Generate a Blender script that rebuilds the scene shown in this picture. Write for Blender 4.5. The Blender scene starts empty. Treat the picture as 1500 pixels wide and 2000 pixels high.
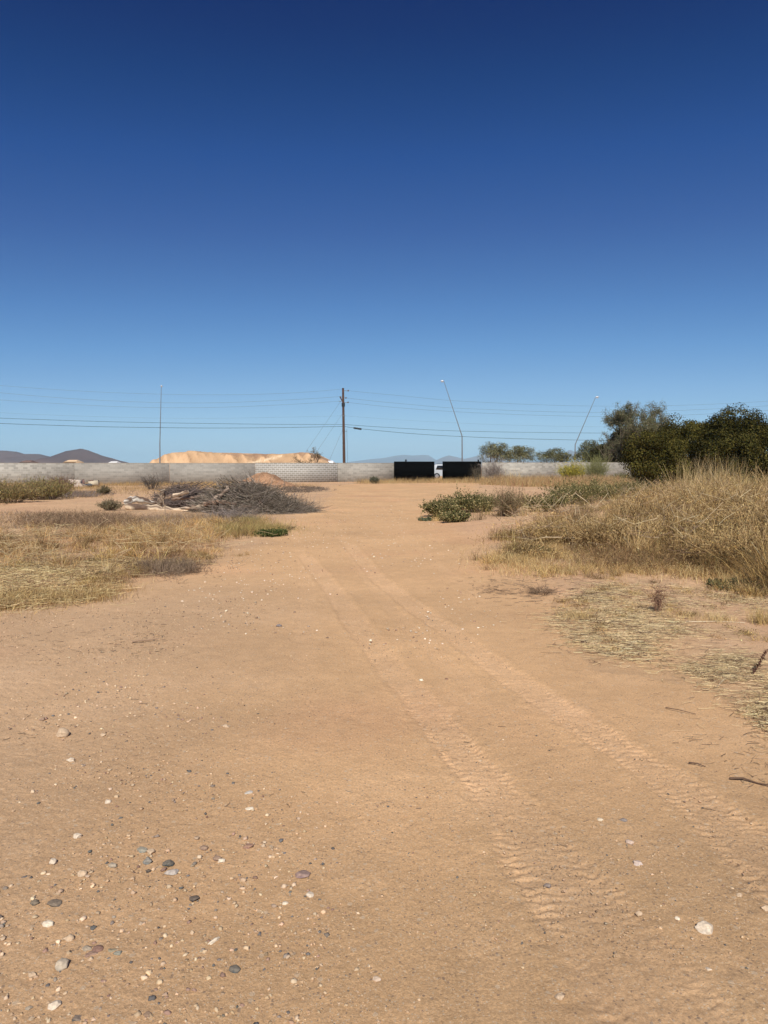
import bpy, math
import numpy as np
from math import radians, sin, cos, tan, pi

# ------------------------------------------------------------------ camera, sky, sun
sc = bpy.context.scene
C = sc.collection
EYE = 1.6
PITCH = math.atan(89 / 1400)
FP = 1400.0
cam_d = bpy.data.cameras.new("camera")
cam_d.sensor_fit = 'VERTICAL'
cam_d.sensor_height = 36.0
cam_d.lens = 36.0 * FP / 2000
cam_d.clip_start = 0.05
cam_d.clip_end = 60000
cam = bpy.data.objects.new("camera", cam_d)
C.objects.link(cam)
cam.location = (0, 0, EYE)
cam.rotation_euler = (pi / 2 - PITCH, 0, 0)
sc.camera = cam

SUN_EL = radians(44)
SUN_AZ = radians(183)          # clockwise from +Y: behind the camera, a touch to the left
w = bpy.data.worlds.new("World")
sc.world = w
w.use_nodes = True
nt = w.node_tree
bg = nt.nodes['Background']
sky = nt.nodes.new('ShaderNodeTexSky')
sky.sky_type = 'NISHITA'
sky.sun_disc = False
sky.sun_elevation = SUN_EL
sky.sun_rotation = SUN_AZ
sky.altitude = 400
sky.air_density = 1.0
sky.dust_density = 0.3
sky.ozone_density = 2.0
sep = nt.nodes.new('ShaderNodeSeparateColor')
div = nt.nodes.new('ShaderNodeMath'); div.operation = 'DIVIDE'; div.inputs[1].default_value = 10.0
ramp = nt.nodes.new('ShaderNodeValToRGB')
def lin(c):
    return [(v / 255 / 12.92) if v < 10 else ((v / 255 + .055) / 1.055) ** 2.4 for v in c]
# tone of the clear desert sky, keyed on the sky texture's own brightness (zenith dark, horizon pale)
SKYTONE = [(.06, (2, 22, 84)), (.099, (2, 40, 102)), (.114, (10, 55, 118)), (.141, (29, 74, 143)), (.183, (52, 93, 160)),
           (.269, (80, 129, 191)), (.347, (101, 152, 208)), (.477, (131, 177, 222)), (.655, (156, 198, 230)), (.779, (168, 206, 231)), (.89, (178, 209, 228))]
ce = ramp.color_ramp.elements
ce[0].position = SKYTONE[0][0]; ce[1].position = SKYTONE[-1][0]
for p_, c_ in SKYTONE[1:-1]: ce.new(p_)
for e, (p_, c_) in zip(ce, SKYTONE): e.color = (*lin(c_), 1)
nt.links.new(sky.outputs[0], sep.inputs[0])
nt.links.new(sep.outputs[0], div.inputs[0])
nt.links.new(div.outputs[0], ramp.inputs['Fac'])
nt.links.new(ramp.outputs[0], bg.inputs['Color'])
bg.inputs['Strength'].default_value = 0.82

sun_d = bpy.data.lights.new("sun", 'SUN')
sun_d.energy = 4.6
sun_d.angle = radians(0.53)
sun_d.color = (1.0, 0.95, 0.88)
sun = bpy.data.objects.new("sun", sun_d)
C.objects.link(sun)
sun.rotation_euler = (pi / 2 - SUN_EL, 0, pi - SUN_AZ)   # local +Z points back at the sun
sc.view_settings.view_transform = 'Standard'
sc.view_settings.look = 'None'
sc.view_settings.gamma = 1
sc.view_settings.exposure = 0.3
try:
    sc.cycles.volume_bounces = 0
    sc.cycles.max_bounces = 6
    sc.cycles.transparent_max_bounces = 8
except Exception:
    pass

R = np.random.default_rng(7)

# ------------------------------------------------------------------ helpers
def ray(px, py):
    x = px - 750.0
    u = 1000.0 - py
    return np.array([x, FP * cos(PITCH) + u * sin(PITCH), -FP * sin(PITCH) + u * cos(PITCH)])

def P(px, py, z=0.0):
    d = ray(px, py)
    t = (z - EYE) / d[2]
    return np.array([d[0] * t, d[1] * t, z])

def at(px, py, Y):
    d = ray(px, py)
    t = Y / d[1]
    return np.array([d[0] * t, Y, EYE + d[2] * t])

def vnoise(x, y, seed=0):
    x = np.asarray(x, float); y = np.asarray(y, float)
    xi = np.floor(x).astype(np.int64); yi = np.floor(y).astype(np.int64)
    xf = x - xi; yf = y - yi
    def h(a, b):
        n = (a * 374761393 + b * 668265263 + seed * 974634777) & 0xffffffff
        n = ((n ^ (n >> 13)) * 1274126177) & 0xffffffff
        n = (n ^ (n >> 16)) & 0xffff
        return n / 32767.5 - 1
    u = xf * xf * (3 - 2 * xf); v = yf * yf * (3 - 2 * yf)
    a = h(xi, yi); b = h(xi + 1, yi); c = h(xi, yi + 1); d = h(xi + 1, yi + 1)
    return (a * (1 - u) + b * u) * (1 - v) + (c * (1 - u) + d * u) * v

def fbm(x, y, f, o=4, seed=0, g=0.5):
    s = 0; a = 1.0
    for i in range(o):
        s = s + a * vnoise(x * f + 17.3 * i, y * f - 9.1 * i, seed + i)
        f *= 2.03; a *= g
    return s

def sstep(a, b, x):
    t = np.clip((x - a) / (b - a), 0, 1)
    return t * t * (3 - 2 * t)

def H(x, y):
    x = np.asarray(x, float); y = np.asarray(y, float)
    z = 0.003 * x * sstep(20, 70, y) * (y < 200)
    z = z + 0.45 * np.exp(-((x - 9.5) / 4.2) ** 2 - ((y - 18.5) / 5.5) ** 2)
    z = z + 0.16 * np.exp(-((x - 3.6) / 1.3) ** 2 - ((y - 19.5) / 1.0) ** 2)
    off = sstep(1.5, 6, np.abs(x - 0.2))
    z = z + off * sstep(6, 14, y) * 0.05 * fbm(x, y, 0.35, 2, 3) * (y < 400)
    z = z - 0.03 * np.exp(-((x - 0.0) / 2.2) ** 2) * sstep(6, 14, y)
    return z

class Geo:
    def __init__(s):
        s.v = []; s.c = []; s.f4 = []; s.f3 = []; s.n = 0
    def add(s, v, f, col=None):
        v = np.asarray(v, float).reshape(-1, 3)
        f = np.asarray(f, np.int64)
        if col is None:
            col = np.ones((len(v), 3))
        col = np.asarray(col, float)
        if col.ndim == 1:
            col = np.repeat(col[None], len(v), 0)
        s.v.append(v); s.c.append(col)
        if len(f):
            (s.f4 if f.shape[1] == 4 else s.f3).append(f + s.n)
        s.n += len(v)
        return s
    def build(s, name, mat, parent=None, smooth=False, normals=None):
        V = np.concatenate(s.v); Cc = np.concatenate(s.c)
        f4 = np.concatenate(s.f4) if s.f4 else np.zeros((0, 4), np.int64)
        f3 = np.concatenate(s.f3) if s.f3 else np.zeros((0, 3), np.int64)
        if parent is not None:
            V = V - np.array(parent.location)
        me = bpy.data.meshes.new(name)
        me.vertices.add(len(V)); me.vertices.foreach_set('co', V.astype(np.float32).ravel())
        L = np.concatenate([f4.ravel(), f3.ravel()])
        me.loops.add(len(L)); me.loops.foreach_set('vertex_index', L.astype(np.int32))
        st = np.concatenate([np.arange(len(f4)) * 4, len(f4) * 4 + np.arange(len(f3)) * 3])
        me.polygons.add(len(st)); me.polygons.foreach_set('loop_start', st.astype(np.int32))
        at_ = me.color_attributes.new('Col', 'FLOAT_COLOR', 'POINT')
        at_.data.foreach_set('color', np.concatenate([Cc, np.ones((len(Cc), 1))], 1).astype(np.float32).ravel())
        me.update(calc_edges=True)
        if smooth:
            me.polygons.foreach_set('use_smooth', np.ones(len(st), bool))
        if normals is not None:
            me.normals_split_custom_set_from_vertices(normals.astype(np.float32).tolist())
        me.materials.append(mat)
        o = bpy.data.objects.new(name, me)
        C.objects.link(o)
        if parent is not None:
            o.parent = parent
        return o

def tag(o, label=None, cat=None, group=None, kind=None):
    if label: o['label'] = label
    if cat: o['category'] = cat
    if group: o['group'] = group
    if kind: o['kind'] = kind
    return o

def empty(name, loc, label, cat, group=None):
    o = bpy.data.objects.new(name, None)
    o.location = tuple(float(a) for a in loc)
    o.empty_display_size = 0.2
    C.objects.link(o)
    return tag(o, label, cat, group)

def box(g, c, s, col=None, rz=0.0, bev=0.0):
    x, y, z = np.array(s) / 2.0
    if bev <= 0:
        v = np.array([[a * x, b * y, d * z] for a in (-1, 1) for b in (-1, 1) for d in (-1, 1)])
        f = [[0, 1, 3, 2], [4, 6, 7, 5], [0, 4, 5, 1], [2, 3, 7, 6], [0, 2, 6, 4], [1, 5, 7, 3]]
    else:
        v = []; f = []
        for d, ins in ((-z, 1), (-z + bev, 0), (z - bev, 0), (z, 1)):
            k = bev if ins else 0
            v += [[-x + k, -y + k, d], [x - k, -y + k, d], [x - k, y - k, d], [-x + k, y - k, d]]
        v = np.array(v)
        f = [[0, 3, 2, 1], [12, 13, 14, 15]]
        for r in range(3):
            for i in range(4):
                j = (i + 1) % 4
                f.append([r * 4 + i, r * 4 + j, r * 4 + 4 + j, r * 4 + 4 + i])
    cr, sr = cos(rz), sin(rz)
    v = np.stack([v[:, 0] * cr - v[:, 1] * sr, v[:, 0] * sr + v[:, 1] * cr, v[:, 2]], 1) + np.array(c)
    return g.add(v, f, col)

def unit(a):
    return a / np.maximum(np.linalg.norm(a, axis=-1, keepdims=True), 1e-9)

def ribbons(g, pts, wid, side, col):
    """pts N,K,3  wid N,K  side N,3  col N,3"""
    N, K, _ = pts.shape
    a = pts - side[:, None] * wid[..., None] / 2
    b = pts + side[:, None] * wid[..., None] / 2
    v = np.stack([a, b], 2).reshape(N, K * 2, 3)
    k = np.arange(K - 1) * 2
    f = np.stack([k, k + 1, k + 3, k + 2], 1)
    F = (f[None] + (np.arange(N) * K * 2)[:, None, None]).reshape(-1, 4)
    g.add(v.reshape(-1, 3), F, np.repeat(col, K * 2, 0))

def tubes(g, pts, rad, col, sides=3):
    N, K, _ = pts.shape
    T = np.gradient(pts, axis=1)
    T = unit(T)
    ref = np.where(np.abs(T[:, :1, 2:3]) > 0.8, np.array([1., 0, 0]), np.array([0, 0, 1.]))
    A = unit(np.cross(T, np.broadcast_to(ref, T.shape)))
    B = np.cross(T, A)
    ang = np.arange(sides) * 2 * pi / sides
    v = pts[:, :, None] + rad[:, :, None, None] * (A[:, :, None] * np.cos(ang)[None, None, :, None] + B[:, :, None] * np.sin(ang)[None, None, :, None])
    f = []
    for k in range(K - 1):
        for s in range(sides):
            t = (s + 1) % sides
            f.append([k * sides + s, k * sides + t, (k + 1) * sides + t, (k + 1) * sides + s])
    f = np.array(f)
    F = (f[None] + (np.arange(N) * K * sides)[:, None, None]).reshape(-1, 4)
    g.add(v.reshape(-1, 3), F, np.repeat(col, K * sides, 0))
    if sides >= 5:   # cap the ends
        for n in range(N):
            for k in (0, K - 1):
                ring = v[n, k]
                c = ring.mean(0)
                idx = np.array([[0, i + 1, (i + 1) % sides + 1] for i in range(sides)])
                g.add(np.vstack([c[None], ring]), idx, col[n])

def tube1(g, pts, rad, col=(1, 1, 1), sides=8):
    pts = np.array(pts, float)[None]
    rad = np.array(rad, float)
    if rad.ndim == 0: rad = np.full(pts.shape[1], float(rad))
    tubes(g, pts, rad[None], np.array([col], float), sides)

def vary(cols, N, jit=0.15, p=None, rng=R):
    cols = np.array(cols, float)
    c = cols[rng.choice(len(cols), N, p=p)]
    return np.clip(c * (1 + jit * rng.normal(size=(N, 1))) * (1 + 0.02 * rng.normal(size=(N, 3))), 0.004, 0.95)

def blades(g, base, h, lean, width, col, K=4, az=None, droop=0.35):
    N = len(base)
    if az is None: az = R.uniform(0, 2 * pi, N)
    t = np.linspace(0, 1, K)
    d = np.stack([np.cos(az), np.sin(az), np.zeros(N)], 1)
    hor = (lean * h)[:, None] * t[None] ** 1.7
    ver = h[:, None] * (t[None] - droop * np.clip(lean, 0, 1.6)[:, None] * t[None] ** 2 * 0.8)
    pts = base[:, None] + d[:, None] * hor[..., None]
    pts[:, :, 2] += ver
    sa = R.uniform(0, pi, N)
    side = np.stack([np.cos(sa), np.sin(sa), np.zeros(N)], 1)
    wd = width[:, None] * (1 - 0.85 * t[None] ** 1.3)
    ribbons(g, pts, wd, side, col)
    return pts

def leaves(g, c, size, col, aspect=0.55, up=0.0, nrm=None):
    N = len(c)
    a = unit(R.normal(size=(N, 3)))
    if nrm is not None:
        n = unit(nrm + 0.40 * R.normal(size=(N, 3)))
    else:
        n = unit(R.normal(size=(N, 3)) + np.array([0, 0, up]))
    a = unit(np.cross(n, a)); b = np.cross(n, a)
    s = size[:, None]
    v = np.stack([c - a * s * .5, c + b * s * aspect * .5 + n * s * .08, c + a * s * .5, c - b * s * aspect * .5 + n * s * .08], 1).reshape(-1, 3)
    F = np.arange(N * 4).reshape(N, 4)
    g.add(v, F, np.repeat(col, 4, 0))

def branchlets(pts, n, length, spread=0.8, K=4, tmin=0.25, up=0.3, curl=0.3):
    """n children per polyline"""
    N, k0, _ = pts.shape
    par = np.repeat(np.arange(N), n)
    M = N * n
    t = R.uniform(tmin, 1, M) * (k0 - 1)
    i = np.minimum(t.astype(int), k0 - 2); f = (t - i)[:, None]
    s = pts[par, i] * (1 - f) + pts[par, i + 1] * f
    d0 = unit(pts[par, i + 1] - pts[par, i])
    d = unit(d0 + spread * R.normal(size=(M, 3)) + np.array([0, 0, up]))
    L = (length * R.uniform(0.5, 1.3, M))[:, None]
    cv = R.normal(size=(M, 3)) * curl
    tt = np.linspace(0, 1, K)
    q = s[:, None] + (d[:, None] * tt[None, :, None] + cv[:, None] * (tt ** 2)[None, :, None]) * L[:, None]
    return q

def in_poly(x, y, poly):
    inside = np.zeros(len(x), bool)
    j = len(poly) - 1
    for i in range(len(poly)):
        xi, yi = poly[i][:2]; xj, yj = poly[j][:2]
        c = ((yi > y) != (yj > y)) & (x < (xj - xi) * (y - yi) / (yj - yi + 1e-12) + xi)
        inside ^= c
        j = i
    return inside

def scatter(pxpoly, n, clump=0.0, cf=1.0, seed=0, near=0.0, soft=.045):
    """n points in the ground polygon under the given photo outline; near>0 favours nearer points"""
    poly = [P(*p) for p in pxpoly]
    A = np.array(poly)
    lo = A[:, :2].min(0); hi = A[:, :2].max(0)
    out = []; tot = 0; it = 0
    while tot < n and it < 400:
        it += 1
        m = max(4 * n, 2000)
        x = R.uniform(lo[0], hi[0], m); y = R.uniform(lo[1], hi[1], m)
        k = in_poly(x + 0.10 * y * 0.1 * vnoise(x * 1.5, y * 1.5, 5), y + 0.35 * vnoise(x * 1.3, y * 1.3, 6), poly)
        if clump > 0:
            k &= (fbm(x, y, cf, 3, seed) * 0.6 + 0.5) > clump * R.uniform(0.3, 1.0, m)
        if near > 0:
            k &= R.uniform(0, 1, m) < (lo[1] / y) ** near
        out.append(np.stack([x[k], y[k]], 1)); tot += k.sum()
    q = np.concatenate(out)[:n]
    sd = soft * np.clip(q[:, 1:2], 3, 30) * np.abs(R.normal(size=(len(q), 1)))
    q = q + R.normal(size=q.shape) * sd * [.35, .5]
    return np.column_stack([q, H(q[:, 0], q[:, 1])])

# ------------------------------------------------------------------ materials
def mat_attr(name, rough=0.85, trans=0.0, spec=0.2, bumpscale=0, mul=(1, 1, 1)):
    m = bpy.data.materials.new(name); m.use_nodes = True
    n = m.node_tree; b = n.nodes['Principled BSDF']
    a = n.nodes.new('ShaderNodeAttribute'); a.attribute_name = 'Col'
    b.inputs['Roughness'].default_value = rough
    b.inputs['Specular IOR Level'].default_value = spec
    n.links.new(a.outputs['Color'], b.inputs['Base Color'])
    if bumpscale:
        ns = n.nodes.new('ShaderNodeTexNoise'); ns.inputs['Scale'].default_value = bumpscale
        tc = n.nodes.new('ShaderNodeTexCoord'); n.links.new(tc.outputs['Object'], ns.inputs['Vector'])
        bp = n.nodes.new('ShaderNodeBump'); bp.inputs['Strength'].default_value = 0.5; bp.inputs['Distance'].default_value = 0.3 / bumpscale
        n.links.new(ns.outputs['Fac'], bp.inputs['Height']); n.links.new(bp.outputs[0], b.inputs['Normal'])
        mx = n.nodes.new('ShaderNodeMix'); mx.data_type = 'RGBA'; mx.blend_type = 'MULTIPLY'
        mx.inputs['Factor'].default_value = 0.6
        rp = n.nodes.new('ShaderNodeMapRange'); rp.inputs['From Min'].default_value = .3; rp.inputs['From Max'].default_value = .7
        rp.inputs['To Min'].default_value = .6; rp.inputs['To Max'].default_value = 1.2
        n.links.new(ns.outputs['Fac'], rp.inputs['Value'])
        n.links.new(a.outputs['Color'], mx.inputs['A']); n.links.new(rp.outputs[0], mx.inputs['B'])
        n.links.new(mx.outputs['Result'], b.inputs['Base Color'])
    if trans:
        t = n.nodes.new('ShaderNodeBsdfTranslucent'); n.links.new(a.outputs['Color'], t.inputs['Color'])
        mix = n.nodes.new('ShaderNodeMixShader'); mix.inputs[0].default_value = trans
        n.links.new(b.outputs[0], mix.inputs[1]); n.links.new(t.outputs[0], mix.inputs[2])
        n.links.new(mix.outputs[0], n.nodes['Material Output'].inputs['Surface'])
    return m

def mat_flat(name, col, rough=0.6, metal=0.0, noise=0.0, nscale=5.0, spec=0.4):
    m = bpy.data.materials.new(name); m.use_nodes = True
    n = m.node_tree; b = n.nodes['Principled BSDF']
    b.inputs['Base Color'].default_value = (*col, 1)
    b.inputs['Roughness'].default_value = rough
    b.inputs['Metallic'].default_value = metal
    b.inputs['Specular IOR Level'].default_value = spec
    if noise:
        ns = n.nodes.new('ShaderNodeTexNoise'); ns.inputs['Scale'].default_value = nscale; ns.inputs['Detail'].default_value = 6
        tc = n.nodes.new('ShaderNodeTexCoord'); n.links.new(tc.outputs['Object'], ns.inputs['Vector'])
        cr = n.nodes.new('ShaderNodeValToRGB')
        cr.color_ramp.elements[0].position = .3; cr.color_ramp.elements[1].position = .7
        cr.color_ramp.elements[0].color = (*[c * (1 - noise) for c in col], 1)
        cr.color_ramp.elements[1].color = (*[min(1, c * (1 + noise)) for c in col], 1)
        n.links.new(ns.outputs['Fac'], cr.inputs['Fac']); n.links.new(cr.outputs[0], b.inputs['Base Color'])
    return m

M_STRAW = mat_attr('dry_grass', 0.8, 0.25, 0.15)
M_LEAF = mat_attr('green_leaf', 0.7, 0.2, 0.12)
M_DARKLEAF = mat_attr('evergreen_leaf', 0.85, 0.08, 0.04)
M_TWIG = mat_attr('dead_twig', 0.9, 0.0, 0.1)
M_STONE = mat_attr('stone', 0.95, 0.0, 0.0, 110)
M_GRAVEL = mat_attr('gravel', 0.95, 0.0, 0.0)
M_LOG = mat_attr('log_wood', 0.85, 0.0, 0.15, 9)
M_EARTH = mat_attr('far_earth', 0.95, 0.0, 0.05)

def ground_material():
    m = bpy.data.materials.new('desert_dirt'); m.use_nodes = True
    n = m.node_tree; N = n.nodes.new; L = n.links.new
    b = n.nodes['Principled BSDF']
    b.inputs['Roughness'].default_value = 0.95
    b.inputs['Specular IOR Level'].default_value = 0.08
    tc = N('ShaderNodeTexCoord')
    at_ = N('ShaderNodeAttribute'); at_.attribute_name = 'Col'
    def noise(s, d=5, r=0.6):
        x = N('ShaderNodeTexNoise'); x.inputs['Scale'].default_value = s; x.inputs['Detail'].default_value = d
        x.inputs['Roughness'].default_value = r
        L(tc.outputs['Object'], x.inputs['Vector']); return x
    def rng(src, a, b_, c, d):
        x = N('ShaderNodeMapRange'); x.inputs['From Min'].default_value = a; x.inputs['From Max'].default_value = b_
        x.inputs['To Min'].default_value = c; x.inputs['To Max'].default_value = d
        L(src, x.inputs['Value']); return x.outputs[0]
    def mul(a, bval):
        x = N('ShaderNodeMix'); x.data_type = 'RGBA'; x.blend_type = 'MULTIPLY'; x.inputs['Factor'].default_value = 1
        L(a, x.inputs['A']); L(bval, x.inputs['B']); return x.outputs['Result']
    n1 = noise(0.5, 4); n2 = noise(7, 6, 0.7); n3 = noise(90, 6, 0.8)
    col = mul(at_.outputs['Color'], rng(n1.outputs['Fac'], .3, .7, .88, 1.1))
    col = mul(col, rng(n2.outputs['Fac'], .3, .7, .90, 1.08))
    col = mul(col, rng(n3.outputs['Fac'], .32, .68, .66, 1.26))
    # coarse sand and grit: pale and dark specks of three sizes
    for sc_, pale, thr, amt in ((260, 1, 0.78, .55), (120, 1, 0.86, .65), (75, 0, 0.93, .55), (40, 1, 0.95, .45)):
        v = N('ShaderNodeTexVoronoi'); v.inputs['Scale'].default_value = sc_
        L(tc.outputs['Object'], v.inputs['Vector'])
        sp = N('ShaderNodeSeparateColor'); L(v.outputs['Color'], sp.inputs[0])
        g1 = N('ShaderNodeMath'); g1.operation = 'GREATER_THAN'; g1.inputs[1].default_value = thr; L(sp.outputs[0], g1.inputs[0])
        g2 = N('ShaderNodeMath'); g2.operation = 'LESS_THAN'; g2.inputs[1].default_value = .38; L(v.outputs['Distance'], g2.inputs[0])
        g3 = N('ShaderNodeMath'); g3.operation = 'MULTIPLY'; L(g1.outputs[0], g3.inputs[0]); L(g2.outputs[0], g3.inputs[1])
        g4 = N('ShaderNodeMath'); g4.operation = 'MULTIPLY'; g4.inputs[1].default_value = amt; L(g3.outputs[0], g4.inputs[0])
        x = N('ShaderNodeMix'); x.data_type = 'RGBA'
        L(g4.outputs[0], x.inputs['Factor']); L(col, x.inputs['A'])
        x.inputs['B'].default_value = (.56, .45, .32, 1) if pale else (.16, .12, .10, 1)
        col = x.outputs['Result']
    L(col, b.inputs['Base Color'])
    # grain
    ma = N('ShaderNodeMath'); ma.operation = 'MULTIPLY_ADD'; ma.inputs[1].default_value = 0.35
    n4 = noise(300, 4, .8)
    L(n4.outputs['Fac'], ma.inputs[0]); L(n3.outputs['Fac'], ma.inputs[2])
    bp = N('ShaderNodeBump'); bp.inputs['Strength'].default_value = 0.75; bp.inputs['Distance'].default_value = 0.009
    L(ma.outputs[0], bp.inputs['Height'])
    bp2 = N('ShaderNodeBump'); bp2.inputs['Strength'].default_value = 0.35; bp2.inputs['Distance'].default_value = 0.012
    L(n2.outputs['Fac'], bp2.inputs['Height']); L(bp.outputs[0], bp2.inputs['Normal'])
    L(bp2.outputs[0], b.inputs['Normal'])
    return m
M_GROUND = ground_material()

def block_material(name, tint, mortar, mort_w, patch=0.12):
    m = bpy.data.materials.new(name); m.use_nodes = True
    n = m.node_tree; N = n.nodes.new; L = n.links.new
    b = n.nodes['Principled BSDF']; b.inputs['Roughness'].default_value = 0.92; b.inputs['Specular IOR Level'].default_value = .1
    tc = N('ShaderNodeTexCoord')
    mp = N('ShaderNodeMapping'); mp.inputs['Rotation'].default_value = (pi / 2, 0, 0)
    L(tc.outputs['Object'], mp.inputs['Vector'])
    br = N('ShaderNodeTexBrick'); br.inputs['Scale'].default_value = 1.0
    br.inputs['Brick Width'].default_value = .406; br.inputs['Row Height'].default_value = .203
    br.inputs['Mortar Size'].default_value = mort_w; br.inputs['Mortar Smooth'].default_value = .2
    br.inputs['Bias'].default_value = 0.0
    br.inputs['Color1'].default_value = (*[c * (1 - patch) for c in tint], 1)
    br.inputs['Color2'].default_value = (*[c * (1 + patch) for c in tint], 1)
    br.inputs['Mortar'].default_value = (*mortar, 1)
    L(mp.outputs[0], br.inputs['Vector'])
    ns = N('ShaderNodeTexNoise'); ns.inputs['Scale'].default_value = .9; ns.inputs['Detail'].default_value = 7
    mp2 = N('ShaderNodeMapping'); mp2.inputs['Scale'].default_value = (.5, 1, 2.2); L(tc.outputs['Object'], mp2.inputs['Vector'])
    L(mp2.outputs[0], ns.inputs['Vector'])
    rp = N('ShaderNodeMapRange'); rp.inputs['From Min'].default_value = .3; rp.inputs['From Max'].default_value = .7
    rp.inputs['To Min'].default_value = .9; rp.inputs['To Max'].default_value = 1.08
    L(ns.outputs['Fac'], rp.inputs['Value'])
    mx = N('ShaderNodeMix'); mx.data_type = 'RGBA'; mx.blend_type = 'MULTIPLY'; mx.inputs['Factor'].default_value = 1
    L(br.outputs['Color'], mx.inputs['A']); L(rp.outputs[0], mx.inputs['B'])
    L(mx.outputs['Result'], b.inputs['Base Color'])
    bp = N('ShaderNodeBump'); bp.inputs['Strength'].default_value = .6; bp.inputs['Distance'].default_value = .01; bp.invert = True
    L(br.outputs['Fac'], bp.inputs['Height']); L(bp.outputs[0], b.inputs['Normal'])
    return m

# ------------------------------------------------------------------ ground and dirt road
TRACKS = [
    ([(596, 1085), (650, 1150), (700, 1225), (765, 1305), (840, 1390), (905, 1475), (985, 1565), (1070, 1680), (1160, 1800), (1240, 1900), (1330, 2010), (1500, 2250)], .13, 1.0),
    ([(680, 1060), (740, 1130), (810, 1185), (900, 1250), (1000, 1325), (1120, 1405), (1240, 1480), (1370, 1570), (1480, 1665), (1640, 1800), (1900, 2000)], .13, 1.0),
    ([(640, 1010), (700, 1100), (745, 1165), (820, 1250), (930, 1350)], .09, .45),
    ([(560, 1000), (590, 1090), (600, 1160), (590, 1300)], .10, .35),
    ([(740, 980), (790, 1040), (850, 1100), (960, 1180)], .10, .35),
]
def road_halfmask(x, y):
    """>0 inside the bare dirt road"""
    ys = np.array([0, 4, 6, 8, 10, 12, 16, 20, 24, 30, 40, 60, 75, 90])
    lx = np.array([-9, -7, -5.2, -4.3, -3.6, -2.9, -2.9, -2.8, -2.6, -2.4, -3, -4, -1, -1])
    rx = np.array([9, 2.6, 2.4, 2.6, 1.9, 1.9, 2.0, 1.9, 1.8, 3.5, 5, 8, 9.5, 9.5])
    l = np.interp(y, ys, lx); r = np.interp(y, ys, rx)
    wob = 0.35 * fbm(x, y, .6, 3, 11)
    return np.minimum(x - l, r - x) + wob

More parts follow.
